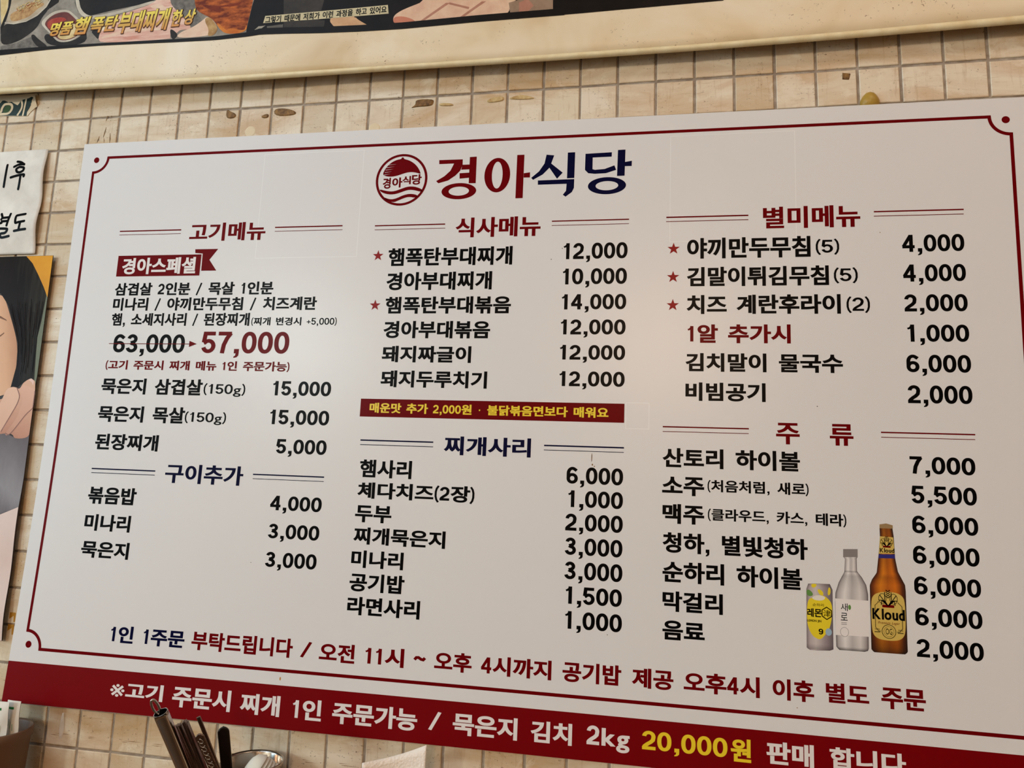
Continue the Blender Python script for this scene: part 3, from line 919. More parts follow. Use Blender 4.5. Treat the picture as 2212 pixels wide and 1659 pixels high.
BANNER_PRINT = [
    ('cream', [(-0.0357, -0.2316), (-0.0164, -0.2295), (-0.005, -0.1371), (-0.0125, -0.1123), (-0.0153, -0.1038)]),
    ('black', [(-0.0175, -0.2296), (-0.0068, -0.2284), (0.0, -0.1444), (-0.008, -0.11), (-0.0133, -0.091), (-0.0153, -0.1038), (-0.0127, -0.1133), (-0.0061, -0.1371)]),
    ('bowl', [(-0.0068, -0.2284), (0.0596, -0.2212), (0.0689, -0.1408), (0.0626, -0.1308), (0.0503, -0.1183), (0.031, -0.1104), (0.0089, -0.1075), (-0.007, -0.1105), (-0.0041, -0.1272), (-0.0012, -0.1485)]),
    ('noodle', [(-0.001, -0.125), (0.0117, -0.1296), (0.0233, -0.1344), (0.0385, -0.1423), (0.0473, -0.138), (0.0594, -0.1388), (0.0593, -0.133), (0.0486, -0.1291), (0.0381, -0.1175), (0.0205, -0.1123), (0.0064, -0.1107), (0.0005, -0.1151)]),
    ('dark', [(-0.0078, -0.109), (0.0091, -0.1065), (0.0324, -0.1083), (0.0525, -0.1166), (0.064, -0.1287), (0.0702, -0.1417), (0.0764, -0.1333), (0.0591, -0.1137), (0.0543, -0.0977), (0.0408, -0.0864), (0.0202, -0.0747), (-0.0099, -0.0699), (-0.0142, -0.0969)]),
    ('pan', [(-0.01, -0.0704), (0.0203, -0.0737), (0.0436, -0.0814), (0.061, -0.0603), (-0.0084, -0.0607)]),
    ('dark', [(0.0428, -0.0843), (0.0491, -0.0857), (0.0564, -0.0774), (0.081, -0.0605), (0.062, -0.0602), (0.049, -0.0723)]),
    ('black', [(0.0575, -0.2215), (0.0907, -0.2179), (0.0861, -0.1363), (0.0713, -0.127), (0.0682, -0.1341)]),
    ('tray', [(0.0991, -0.1583), (0.1124, -0.1492), (0.1186, -0.1217), (0.1043, -0.1215), (0.0841, -0.1226), (0.0726, -0.1182), (0.0626, -0.1105), (0.0676, -0.1245), (0.0862, -0.1353)]),
    ('steel', [(0.0588, -0.1021), (0.0621, -0.1099), (0.0781, -0.122), (0.1021, -0.1228), (0.113, -0.1165), (0.1312, -0.0996), (0.1372, -0.0924), (0.1371, -0.0782), (0.1198, -0.0679), (0.1041, -0.0662), (0.0935, -0.0682), (0.0845, -0.0779), (0.0682, -0.0927)]),
    ('maroon', [(0.0637, -0.1027), (0.0789, -0.1167), (0.1025, -0.1197), (0.1138, -0.1107), (0.1275, -0.098), (0.1331, -0.0785), (0.1175, -0.0704), (0.1016, -0.0698), (0.091, -0.0745), (0.0722, -0.0933)]),
    ('sauce', [(0.0687, -0.1032), (0.0798, -0.1099), (0.0979, -0.1102), (0.1068, -0.1036), (0.0912, -0.1012), (0.0821, -0.0943), (0.0746, -0.0908)]),
    ('cream', [(0.0905, -0.078), (0.0976, -0.0911), (0.1154, -0.0991), (0.1263, -0.0924), (0.1305, -0.0787), (0.1153, -0.0713), (0.0994, -0.0715)]),
    ('dark', [(0.0961, -0.0669), (0.1199, -0.0672), (0.1355, -0.0755), (0.1412, -0.0873), (0.1482, -0.0594), (0.0809, -0.0611), (0.0663, -0.0785), (0.0733, -0.0855), (0.0846, -0.0769)]),
    ('tray', [(0.1396, -0.0893), (0.1535, -0.0957), (0.1657, -0.0776), (0.1652, -0.0664), (0.1681, -0.0596), (0.1481, -0.0597)]),
    ('black', [(0.103, -0.2165), (0.2493, -0.2007), (0.2563, -0.1243), (0.2472, -0.1207), (0.1844, -0.1133), (0.1459, -0.1077), (0.1341, -0.1079), (0.1228, -0.1175), (0.1159, -0.1316)]),
    ('steel', [(0.1135, -0.1414), (0.1216, -0.1406), (0.1267, -0.121), (0.1409, -0.1082), (0.1579, -0.1063), (0.2039, -0.1129), (0.2572, -0.1248), (0.2578, -0.1197), (0.2045, -0.1077), (0.1587, -0.1009), (0.1386, -0.1037), (0.1231, -0.1155)]),
    ('tray', [(0.1407, -0.1029), (0.1587, -0.1005), (0.2046, -0.1073), (0.2478, -0.1154), (0.2105, -0.1066), (0.1863, -0.0988), (0.1796, -0.0905), (0.1627, -0.0854), (0.1535, -0.0957)]),
    ('dark', [(0.1494, -0.0819), (0.163, -0.0831), (0.1669, -0.0756), (0.1653, -0.066), (0.1607, -0.0705)]),
    ('pan', [(0.2668, -0.1988), (0.314, -0.1937), (0.3228, -0.1065), (0.337, -0.0831), (0.3224, -0.0725), (0.301, -0.0974), (0.282, -0.1159)]),
    ('pork', [(0.2457, -0.1171), (0.2602, -0.1236), (0.2635, -0.161), (0.2731, -0.16), (0.2804, -0.1217), (0.2843, -0.112), (0.297, -0.0996), (0.3223, -0.0734), (0.3152, -0.07), (0.3021, -0.0711), (0.2972, -0.0645), (0.289, -0.0707), (0.2865, -0.0599), (0.2906, -0.0568), (0.172, -0.0593), (0.1652, -0.0664), (0.1666, -0.0775), (0.1815, -0.0904), (0.1862, -0.0994), (0.2104, -0.1076), (0.2421, -0.1155)]),
    ('fat', [(0.2442, -0.1138), (0.2609, -0.1179), (0.275, -0.111), (0.2884, -0.093), (0.2784, -0.0976), (0.2622, -0.1066)]),
    ('fat', [(0.1686, -0.0699), (0.2081, -0.0796), (0.2466, -0.0781), (0.281, -0.0751), (0.2812, -0.0729), (0.2433, -0.0738), (0.2088, -0.0739), (0.1711, -0.0659)]),
    ('fat', [(0.1868, -0.0946), (0.2108, -0.1037), (0.2412, -0.1066), (0.2511, -0.1038), (0.2152, -0.0996), (0.1914, -0.0895)]),
    ('dark', [(0.2849, -0.0739), (0.2917, -0.0714), (0.3001, -0.0634), (0.2953, -0.0564), (0.2896, -0.0569)]),
    ('fat', [(0.3025, -0.0668), (0.3223, -0.073), (0.3379, -0.083), (0.3446, -0.0898), (0.3545, -0.0834), (0.3652, -0.0678), (0.359, -0.0571), (0.2962, -0.0569)]),
    ('bone', [(0.3396, -0.0847), (0.3483, -0.0894), (0.3567, -0.0795), (0.3652, -0.0678), (0.359, -0.0571), (0.3481, -0.0565), (0.3506, -0.0673)]),
    ('kimchi', [(0.3126, -0.1938), (0.4198, -0.1822), (0.4179, -0.105), (0.4109, -0.0738), (0.4112, -0.058), (0.3791, -0.0572), (0.3672, -0.0667), (0.3543, -0.0852), (0.3309, -0.0965), (0.3213, -0.1085)]),
    ('orange', [(0.4109, -0.0738), (0.4112, -0.058), (0.3791, -0.0572), (0.3672, -0.0667), (0.3586, -0.0793), (0.3868, -0.0705)]),
    ('kimdark', [(0.3254, -0.1137), (0.3561, -0.1034), (0.3923, -0.1074), (0.4103, -0.1093), (0.4095, -0.0984), (0.3847, -0.0916), (0.357, -0.0941)]),
    ('ink', [(0.4159, -0.1017), (0.4214, -0.1559), (0.8809, -0.1083), (0.8793, -0.0474), (0.755, -0.0482), (0.6497, -0.0471), (0.5267, -0.051), (0.4721, -0.055), (0.4328, -0.0575), (0.4106, -0.0587), (0.411, -0.0668)]),
    ('wall', [(0.4214, -0.1559), (0.4533, -0.1526), (0.4476, -0.0987), (0.4217, -0.0776), (0.411, -0.0668), (0.4159, -0.1017)]),
    ('apron', [(0.4615, -0.1517), (0.5308, -0.1446), (0.5332, -0.0976), (0.5354, -0.0835), (0.531, -0.0536), (0.4698, -0.0559)]),
    ('apron2', [(0.4411, -0.0735), (0.4659, -0.0876), (0.4686, -0.056), (0.4439, -0.0579)]),
    ('strap', [(0.4625, -0.0997), (0.466, -0.0947), (0.4556, -0.0863), (0.4455, -0.0708), (0.4303, -0.0593), (0.4228, -0.0604), (0.4404, -0.0759)]),
    ('skin', [(0.5377, -0.0833), (0.54, -0.0877), (0.5572, -0.0907), (0.5743, -0.0857), (0.5766, -0.0683), (0.5905, -0.0579), (0.6053, -0.0492), (0.5424, -0.0508)]),
    ('caption', [(0.4387, -0.0819), (0.6267, -0.0819), (0.6286, -0.0681), (0.4363, -0.0705)]),
    ('ham', [(0.6348, -0.0626), (0.6441, -0.0701), (0.6609, -0.0764), (0.682, -0.0824), (0.686, -0.1285), (0.8325, -0.1133), (0.8156, -0.0708), (0.8014, -0.0677), (0.804, -0.0532), (0.7878, -0.0488), (0.73, -0.0496), (0.6795, -0.0487), (0.6377, -0.0497)]),
    ('hamend', [(0.6348, -0.0619), (0.6488, -0.0629), (0.6664, -0.0557), (0.671, -0.0492), (0.6377, -0.0497)]),
    ('hamline', [(0.7119, -0.0766), (0.7183, -0.076), (0.6763, -0.0488), (0.671, -0.0492)]),
    ('hamline', [(0.7632, -0.0735), (0.7695, -0.073), (0.7342, -0.0496), (0.7289, -0.0501)]),
    ('hamline', [(0.7172, -0.0768), (0.7459, -0.0667), (0.745, -0.0637), (0.7163, -0.074)]),
    ('greyp', [(0.8014, -0.0677), (0.8156, -0.0708), (0.8325, -0.1133), (0.8619, -0.1102), (0.8628, -0.0493), (0.8041, -0.051)]),
    ('hamline', [(0.8157, -0.0664), (0.8277, -0.0718), (0.8361, -0.0601), (0.8283, -0.0521), (0.8162, -0.0514)]),
    ('ink', [(0.8029, -0.0434), (0.8629, -0.0428), (0.8605, -0.1365), (1.1376, -0.1063), (1.0847, -0.0452), (0.9899, -0.0441), (0.898, -0.0431)]),
]
BANNER_WORDS = [
    ('명품',) + (0.0781, -0.1014, 0.1183, -0.0788),
    ('햄',) + (0.122, -0.1061, 0.1491, -0.0772),
    ('폭탄',) + (0.1499, -0.1045, 0.1971, -0.0777),
    ('부대찌개',) + (0.1973, -0.1084, 0.285, -0.0726),
    ('한',) + (0.2875, -0.1038, 0.3048, -0.0767),
    ('상',) + (0.3082, -0.1032, 0.3264, -0.078),
    ('그렇기 때문에 저희가 이런 과정을 하고 있어요',) + (0.4395, -0.0807, 0.6253, -0.0698),
]
BANNER_RIM = [(0.0702, -0.1417), (0.0647, -0.1306), (0.0504, -0.1174), (0.0313, -0.109), (0.009, -0.1069), (-0.008, -0.11)]
BORDER_TOP = [(-0.0505, -0.0647), (-0.0089, -0.0636), (0.0808, -0.0621), (0.1681, -0.0596), (0.2981, -0.0562), (0.361, -0.0554), (0.4115, -0.058)]
BORDER_BOTTOM = [(-0.0488, -0.0543), (-0.0074, -0.0545), (0.0816, -0.0567), (0.1686, -0.0558), (0.2987, -0.0512), (0.3616, -0.0496), (0.4158, -0.0512)]
BORDER_BOTTOM2 = [(0.4333, -0.0528), (0.4725, -0.0508), (0.527, -0.0471), (0.5848, -0.0444), (0.65, -0.0426), (0.7552, -0.0433), (0.8784, -0.0425)]
BORDER_BOTTOM3 = [(0.898, -0.0424), (0.9899, -0.0434), (1.0847, -0.0445), (1.193, -0.0479)]
LIP_TOP = [(-0.1265, 0.0006), (0.0018, 0.0032), (0.1652, 0.0071), (0.3945, 0.0111), (0.6071, 0.0133), (0.8365, 0.0146), (1.048, 0.0157), (1.244, 0.013), (1.4321, 0.0092), (1.5245, 0.0074)]
LIP_BOTTOM = [(-0.1249, 0.0093), (0.0032, 0.0118), (0.0652, 0.0122), (0.1662, 0.0147), (0.3953, 0.0191), (0.6075, 0.0197), (0.8367, 0.022), (1.048, 0.0228), (1.2437, 0.0211), (1.4315, 0.0182), (1.5237, 0.0175)]
NOTE = [(-0.1139, 0.097), (0.0018, 0.098), (0.0444, 0.0983), (0.0871, 0.0987), (0.087, 0.1187), (0.0846, 0.1423), (0.0861, 0.1625), (0.0865, 0.1981), (0.0848, 0.219), (0.0838, 0.2387), (0.0857, 0.2573), (0.086, 0.2649), (0.0651, 0.2649), (0.0283, 0.2636), (-0.0842, 0.2639)]
HANDWRITING = [
    [(0.0184, 0.1217), (0.0179, 0.1387), (0.0162, 0.1565)],
    [(0.0357, 0.1169), (0.0428, 0.1186), (0.049, 0.1226)],
    [(0.0314, 0.1255), (0.0396, 0.1222), (0.0489, 0.1221)],
    [(0.0415, 0.1263), (0.0364, 0.1294), (0.0383, 0.134), (0.0435, 0.1352), (0.0492, 0.1323), (0.0491, 0.1278), (0.0427, 0.1263)],
    [(0.0279, 0.1426), (0.0387, 0.1403), (0.0509, 0.1391), (0.0513, 0.142)],
    [(0.0456, 0.1412), (0.0443, 0.1524), (0.0426, 0.1613)],
    [(0.0197, 0.2007), (0.0225, 0.2063), (0.0212, 0.2096)],
    [(0.0365, 0.2013), (0.0348, 0.2101), (0.0333, 0.22)],
    [(0.0233, 0.2073), (0.0343, 0.2068)],
    [(0.0229, 0.213), (0.0334, 0.2128)],
    [(0.0124, 0.2015), (0.0171, 0.2151), (0.0233, 0.2153)],
    [(0.0186, 0.2245), (0.0285, 0.2249), (0.0355, 0.2262), (0.0321, 0.2316), (0.0237, 0.233), (0.0258, 0.2386), (0.039, 0.2368)],
    [(0.0637, 0.2028), (0.0523, 0.2041), (0.0477, 0.2061), (0.0487, 0.2161), (0.0541, 0.2157), (0.0643, 0.2144)],
    [(0.0577, 0.2153), (0.0563, 0.2263)],
    [(0.0483, 0.2294), (0.0584, 0.228), (0.0681, 0.2272)],
]
POSTER = [(-0.177, 0.2629), (0.122, 0.2696), (0.1222, 0.3128), (0.1221, 0.3401), (0.1219, 0.3818), (0.122, 0.4134), (0.1223, 0.4518), (0.1229, 0.4922), (0.1228, 0.5275), (0.1217, 0.5555), (0.1217, 0.5994), (0.1204, 0.6427), (0.1205, 0.6606), (0.1223, 0.6921), (0.1166, 0.7368), (0.1202, 0.8172), (-0.117, 0.8621)]
P_ORANGE = [(0.0761, 0.2692), (0.1218, 0.2698), (0.1222, 0.3128), (0.1217, 0.3339), (0.1135, 0.3189), (0.1007, 0.2987), (0.0883, 0.2809)]
P_GREEN = [(0.1217, 0.3339), (0.1223, 0.345), (0.1219, 0.3818), (0.122, 0.4134), (0.1223, 0.4518), (0.1205, 0.4638), (0.108, 0.4567), (0.1069, 0.4133), (0.1083, 0.3768), (0.1097, 0.3399), (0.1138, 0.3214)]
P_HAIR = [(-0.177, 0.2629), (0.0761, 0.2692), (0.0883, 0.2809), (0.1007, 0.2987), (0.1135, 0.3189), (0.1194, 0.3314), (0.1168, 0.3695), (0.1136, 0.3939), (0.1152, 0.423), (0.1179, 0.459), (0.1117, 0.4543), (0.0954, 0.464), (0.0883, 0.4712), (0.0797, 0.4689), (0.0845, 0.4376), (0.082, 0.4036), (0.0712, 0.379), (0.0577, 0.3467), (0.0404, 0.3265), (-0.1679, 0.3103)]
P_FACE = [(-0.1679, 0.3103), (0.0404, 0.3265), (0.0505, 0.3366), (0.0589, 0.3542), (0.0712, 0.379), (0.0814, 0.4036), (0.0851, 0.4327), (0.0824, 0.4593), (0.0797, 0.4689), (0.0659, 0.4858), (-0.1335, 0.488)]
P_HAND = [(-0.0159, 0.4988), (0.0659, 0.4858), (0.0702, 0.4786), (0.0744, 0.4701), (0.085, 0.4676), (0.095, 0.47), (0.1006, 0.4615), (0.1106, 0.4555), (0.1177, 0.4578), (0.1206, 0.4643), (0.1229, 0.4922), (0.1235, 0.5228), (0.1192, 0.5393), (0.0994, 0.542), (0.082, 0.5354), (-0.0071, 0.549)]
P_FINGER1 = [(0.0704, 0.4798), (0.0758, 0.4701), (0.0907, 0.4688), (0.0967, 0.4807), (0.0944, 0.4926), (0.0861, 0.5093), (0.0735, 0.5332), (0.057, 0.5335), (0.0627, 0.5002)]
P_FINGER2 = [(0.095, 0.47), (0.1025, 0.4651), (0.1214, 0.4733), (0.1233, 0.4946), (0.1105, 0.5089), (0.0902, 0.5352), (0.0819, 0.5349), (0.0974, 0.5115), (0.1028, 0.4854)]
P_NAIL = [(0.108, 0.4567), (0.1132, 0.455), (0.1179, 0.459), (0.1174, 0.465), (0.114, 0.4603)]
P_BROW = [(0.0342, 0.3584), (0.046, 0.3615), (0.0567, 0.3671), (0.0579, 0.369), (0.0465, 0.365), (0.0349, 0.3626)]
P_EYE = [(0.0397, 0.3924), (0.0505, 0.39), (0.0556, 0.3863), (0.0564, 0.3878), (0.0509, 0.3924), (0.0401, 0.3949)]
P_CLOTH = [(-0.124, 0.537), (0.0819, 0.5349), (0.0993, 0.5416), (0.1192, 0.5393), (0.1217, 0.5322), (0.1217, 0.5555), (0.1217, 0.5994), (0.1198, 0.6387), (0.0921, 0.6495), (-0.0921, 0.702)]
P_CARD = [(-0.0899, 0.7135), (0.0921, 0.65), (0.1198, 0.6387), (0.1205, 0.6606), (0.1223, 0.6921), (0.1166, 0.7368), (0.1202, 0.8172), (-0.117, 0.8621)]
P_MOUTH = [(0.048, 0.4783), (0.062, 0.4791), (0.057, 0.4823), (0.0489, 0.4836)]
POSTER_EDGE = [(0.1188, 0.6289), (0.1206, 0.6581), (0.1223, 0.6953), (0.1208, 0.7173), (0.1192, 0.7432), (0.1194, 0.7648), (0.1199, 0.793), (0.1201, 0.8169)]
SCRAP = [(-0.0334, 0.0003), (0.0019, 0.0024), (0.048, 0.002), (0.0521, 0.0061), (0.0556, 0.0194), (0.05, 0.0256), (0.042, 0.0325), (0.037, 0.0392), (0.0167, 0.0384), (-0.0276, 0.0359)]
SCRAP_DARK = [(-0.031, 0.0147), (-0.0157, 0.0142), (-0.0124, 0.0104), (-0.0086, 0.0105), (-0.0014, 0.0138), (0.0046, 0.0135), (0.0092, 0.0164), (0.0164, 0.0201), (0.0194, 0.0166), (0.021, 0.0124), (0.0246, 0.0113), (0.0345, 0.0096), (0.0397, 0.0073), (0.0426, 0.0082), (0.0428, 0.0097), (0.0409, 0.0138), (0.0415, 0.0161), (0.0403, 0.0193), (0.0409, 0.0217), (0.0382, 0.0276), (0.0353, 0.0331), (0.0355, 0.0391), (0.0032, 0.0369), (-0.0277, 0.035)]
SCRAP_LOOP = [(-0.0163, 0.0298), (-0.0122, 0.0293), (-0.0111, 0.0235), (-0.0079, 0.0181), (-0.003, 0.0167), (0.0033, 0.0176), (0.0068, 0.0209), (0.0071, 0.0256), (0.0047, 0.0302), (0.0006, 0.033), (-0.0065, 0.0335), (-0.0157, 0.0334)]
SCRAP_LEAF = [(-0.0081, 0.0312), (-0.008, 0.027), (-0.0063, 0.0219), (-0.0031, 0.0193), (0.0025, 0.0192), (0.0049, 0.0217), (0.0048, 0.0274), (0.0018, 0.0309), (-0.0027, 0.0318)]
SCRAP_CURVE = [(0.0225, 0.0125), (0.0247, 0.0183), (0.0249, 0.0249), (0.0226, 0.0308), (0.0186, 0.0376)]
SCRAP_LINE = [(0.0311, 0.0103), (0.0302, 0.0215), (0.0294, 0.0322), (0.0286, 0.0389)]
SCRAP_FLAP = [(0.0465, 0.0057), (0.0485, 0.0054), (0.0531, 0.0192), (0.0528, 0.0244), (0.0511, 0.0261)]
GLUE1 = [(0.3782, 0.0483), (0.3839, 0.0533), (0.3938, 0.0574), (0.3948, 0.0633), (0.3851, 0.0654), (0.3777, 0.0622)]
GLUE2 = [(0.4539, 0.0532), (0.4724, 0.0539), (0.4865, 0.0587), (0.491, 0.0636), (0.4826, 0.0664), (0.455, 0.0652)]
GLUE3 = [(0.4329, 0.0645), (0.4452, 0.0595), (0.447, 0.0665), (0.439, 0.0678)]
GLUE4 = [(0.6681, 0.0531), (0.6956, 0.0545), (0.6954, 0.0604), (0.6927, 0.0649), (0.671, 0.0647), (0.6665, 0.0656), (0.6619, 0.066), (0.6697, 0.0611)]
GLUE5 = [(0.7027, 0.0609), (0.7209, 0.0621), (0.726, 0.0664), (0.7166, 0.0665), (0.7034, 0.0656)]
GLUE6 = [(0.7711, 0.0619), (0.7786, 0.0578), (0.7951, 0.0565), (0.7964, 0.0636), (0.7855, 0.0652), (0.7723, 0.0655)]
GLUE7 = [(0.8029, 0.0594), (0.8202, 0.0559), (0.8377, 0.0617), (0.8378, 0.064), (0.8205, 0.064), (0.803, 0.0622)]
ROUND1 = [(0.4196, 0.0872)]
ROUND2 = [(0.6104, 0.094)]
TAPE_BIT = [(1.2316, 0.0547), (1.2413, 0.0564), (1.2392, 0.0647), (1.2313, 0.0638)]
LUMP = [(1.2624, 0.0964)]
SMEAR = [(1.0694, 0.0609)]
WHITE_SPLAT = [(0.2824, 0.9301), (0.2817, 0.9197)]
DISH_C = (0.536, -0.075, 0.8723)
NAPKIN = [(0.6744, -0.055, 0.8867), (0.7444, -0.055, 0.9068), (0.6817, -0.055, 0.8488), (0.742, -0.055, 0.8549)]
BCUP = (0.1696, -0.05, 0.8734, 0.042)
PACKETS = [((0.1949, -0.052, 0.91), (0.195, -0.05, 0.8588), 0.0215, 0.14, 'white paper packet with a green bar, rightmost in the brown cup'), ((0.1858, -0.062, 0.9108), (0.1856, -0.06, 0.8582), 0.0235, 0.135, 'white paper packet left of the rightmost one in the brown cup'), ((0.1595, -0.05, 0.9055), (0.1658, -0.05, 0.8531), 0.0235, 0.13, 'white paper packet at the far left of the brown cup')]
LADLE_TOP, LADLE_LOW = ((0.52, -0.222, 0.9711), (0.5338, -0.196, 0.9121))
CHOPS = [((0.528, -0.21, 0.9576), (0.5397, -0.188, 0.9099)), ((0.531, -0.2112, 0.9594), (0.5421, -0.188, 0.9101)), ((0.5339, -0.2124, 0.9604), (0.5444, -0.188, 0.9103)), ((0.5347, -0.21, 0.9592), (0.5468, -0.188, 0.9106)), ((0.5373, -0.2112, 0.9628), (0.5489, -0.188, 0.9108)), ((0.5403, -0.2124, 0.9645), (0.5513, -0.188, 0.911)), ((0.5409, -0.21, 0.9623), (0.5534, -0.188, 0.9112))]
SPOON = ((0.559, -0.216, 0.9526), (0.5682, -0.199, 0.9165))
STICK = ((0.5439, -0.196, 0.963), (0.5564, -0.174, 0.911))
TONGS = ((0.5663, -0.185, 0.9504), (0.568, -0.174, 0.9076))
CUP_C = (0.5265, -0.045, 0.8660)
DISH_C = (0.5307, -0.046, 0.8581)

prepare(sorted({c for w_ in WORDS for c in w_[0]} | {c for w_ in BANNER_WORDS for c in w_[0]} | set('경아식당순하리레몬津새로LEMONJINKloudPremiumLagerOG100%')))

def smooth_loop(pts, n=4):
    """closed outline with its corners softened"""
    r = []
    m_ = len(pts)
    for k in range(m_):
        (xa, ya), (xb, yb), (xc, yc) = pts[k - 1], pts[k], pts[(k + 1) % m_]
        for q in range(n):
            t = (q + 0.5) / n
            x0, y0 = (xa + xb) / 2, (ya + yb) / 2
            x1, y1 = (xb + xc) / 2, (yb + yc) / 2
            cx, cy = xb * 1.0, yb * 1.0
            r.append(((1 - t) ** 2 * x0 + 2 * t * (1 - t) * cx + t * t * x1, (1 - t) ** 2 * y0 + 2 * t * (1 - t) * cy + t * t * y1))
    return r


# ---------------------------------------------------------------- the room
def slab(name, x0, x1, y0, y1, z0, z1, m):
    o = obj(name, *box(x0, x1, y0, y1, z0, z1), m)
    o['kind'] = 'structure'
    return o


wall = slab('wall_back', -2.6, 4.2, 0.0015, 0.16, 0, 2.62, 'grout')
slab('wall_left', -2.75, -2.6, -5.6, 0.16, 0, 2.62, 'plaster')
slab('wall_right', 4.2, 4.35, -5.6, 0.16, 0, 2.62, 'plaster')
slab('wall_front', -2.75, 4.35, -5.75, -5.6, 0, 2.62, 'plaster')
slab('floor', -2.75, 4.35, -5.75, 0.16, -0.1, 0, 'floor')
slab('ceiling', -2.75, 4.35, -5.75, 0.16, 2.62, 2.7, 'ceiling')
LEDGE_Y = 1.10
LEDGE_Z = Z0 - LEDGE_Y
slab('trim_1', -0.9, 2.4, -0.30, 0.0, LEDGE_Z - 0.035, LEDGE_Z, 'ledge')

# tiles: 50 mm grid, 46.6 mm faces with a rounded shoulder
P_ = 0.05


def tile_shape(cx, cy, r, jx=0.0, jy=0.0):
    h, s = 0.0233, 0.0223
    vs = []
    for q, out in ((h, -0.0016), (h, -0.0007), (s, 0.0)):
        for a, b in ((-1, -1), (1, -1), (1, 1), (-1, 1)):
            o = out + (a * jx + b * jy if out > -0.0015 else 0)
            vs.append((cx + a * q, -o, cy + b * q))
    fs = [(8, 9, 10, 11)]
    for lv in (0, 4):
        for k in range(4):
            fs.append((lv + k, lv + (k + 1) % 4, lv + 4 + (k + 1) % 4, lv + 4 + k))
    return vs, fs


rnd = random.Random(4)
tile_meshes = []
for k in range(6):
    vs, fs = tile_shape(0, 0, 0, rnd.uniform(-.00025, .00025), rnd.uniform(-.00025, .00025))
    me = bpy.data.meshes.new('tile')
    me.from_pydata(vs, [], fs)
    me.materials.append(M['tile'])
    tile_meshes.append(me)


def cell_seen(i, j):
    if j in (0, 1):
        return -2 <= i <= 29
    if 2 <= j <= 5:
        return 0 <= i <= 2
    if 6 <= j <= 15:
        return i == 2
    if j == 16:
        return 1 <= i <= 3
    if j == 17:
        return 1 <= i <= 18
    if j in (18, 19):
        return 1 <= i <= 19
    return False


rest_v, rest_f = [], []
for j in range(-13, 22):
    for i in range(-14, 46):
        cx, y = (i + 0.5) * P_, (j + 0.5) * P_
        if cell_seen(i, j):
            o = bpy.data.objects.new('tile', rnd.choice(tile_meshes))
            o.location = (cx + rnd.uniform(-.0003, .0003), 0, Z0 - y + rnd.uniform(-.0003, .0003))
            o.rotation_euler = (0, rnd.uniform(-.006, .006), 0)
            link(o, wall)
        else:
            vs, fs = tile_shape(cx, Z0 - y, 0)
            n = len(rest_v)
            rest_v += vs
            rest_f += [tuple(a + n for a in f) for f in fs]
field = obj('tile_field', rest_v, rest_f, 'tile', wall)
field['kind'] = 'stuff'


def wall_patch(name, pts, m, h, out=0.0006):
    """small raised blob on the wall with an uneven top"""
    n = len(pts)
    cx, cy = sum(p[0] for p in pts) / n, sum(p[1] for p in pts) / n
    vs = [W(x, y, out * 0.3) for x, y in pts] + [W(cx + (x - cx) * 0.82, cy + (y - cy) * 0.8, out + h) for x, y in pts]
    fs = [tuple(range(2 * n - 1, n - 1, -1))] + [(k, (k + 1) % n, n + (k + 1) % n, n + k) for k in range(n)]
    return obj(name, vs, fs, m, wall)


for pts in (GLUE1, GLUE2, GLUE3, GLUE4):
    wall_patch('glue_residue', smooth_loop(pts, 3), 'glue', 0.0006)
for pts in (GLUE5, GLUE6, GLUE7):
    wall_patch('peeled_glue', smooth_loop(pts, 3), 'paleglue', 0.0006)
wall_patch('tape_scrap', TAPE_BIT, 'glue', 0.0002)
for (x, y) in (ROUND1[0], ROUND2[0]):
    wall_patch('round_sticker_mark', [(x + 0.0085 * math.cos(a * 0.35), y + 0.0085 * math.sin(a * 0.35)) for a in range(18)], 'oldpaper', 0.00005)
x, y = LUMP[0]
vs, fs = [], []
for a in range(7):
    for b in range(16):
        th, ph = math.pi / 2 * a / 6, 2 * math.pi * b / 16
        r = math.cos(th) * (1 + 0.08 * math.sin(3 * ph))
        vs.append(W(x + 0.0115 * r * math.cos(ph), y + 0.012 * r * math.sin(ph), 0.009 * math.sin(th)))
fs = [(a * 16 + b, a * 16 + (b + 1) % 16, (a + 1) * 16 + (b + 1) % 16, (a + 1) * 16 + b) for a in range(6) for b in range(16)]
obj('glue_lump', vs, fs, 'lump', wall, True)
for (cx, cy, s) in ((0.2245, 0.9245, 1.0),):
    wall_patch('white_smear', [(cx + s * dx, cy + s * dy) for dx, dy in ((-.002, -.017), (.001, -.018), (.003, -.008), (.004, .004), (.002, .014), (-.002, .016), (-.004, .004), (-.003, -.008))], 'paper', 0.0001)

for (xa, ya, xb, yb, w_) in ((0.1805, 0.040, 0.1775, 0.056, .0016), (0.1860, 0.044, 0.1850, 0.053, .0008), (0.1790, 0.066, 0.1760, 0.083, .0014), (0.1770, 0.083, 0.1790, 0.092, .0010), (0.1870, 0.076, 0.1885, 0.094, .0014), (0.1690, 0.080, 0.1665, 0.091, .0016),
                            (0.0975, 0.071, 0.0950, 0.083, .0008), (0.1020, 0.074, 0.1015, 0.080, .0007)):
    wall_patch('scratch_mark', [(xa - w_ * .3, ya), (xa + w_ * .3, ya), ((xa + xb) / 2 + w_, (ya + yb) / 2), (xb + w_ * .2, yb), (xb - w_ * .4, yb), ((xa + xb) / 2 - w_ * .6, (ya + yb) / 2)], 'glue', 0.00002, 0.0001)
r4 = random.Random(21)
for i in range(3, 17):
    x0 = i * P_ + 0.004
    for q in range(2):
        xa = x0 + r4.uniform(0, 0.012)
        xb = min(x0 + 0.042, xa + r4.uniform(0.015, 0.036))
        y = 0.9335 + 0.0022 * q + r4.uniform(-.0006, .0006)
        wall_patch('dirt_line', [(xa, y), ((xa + xb) / 2, y - .0004), (xb, y), ((xa + xb) / 2, y + .0004)], 'dirt', 0.00001, 0.0001)
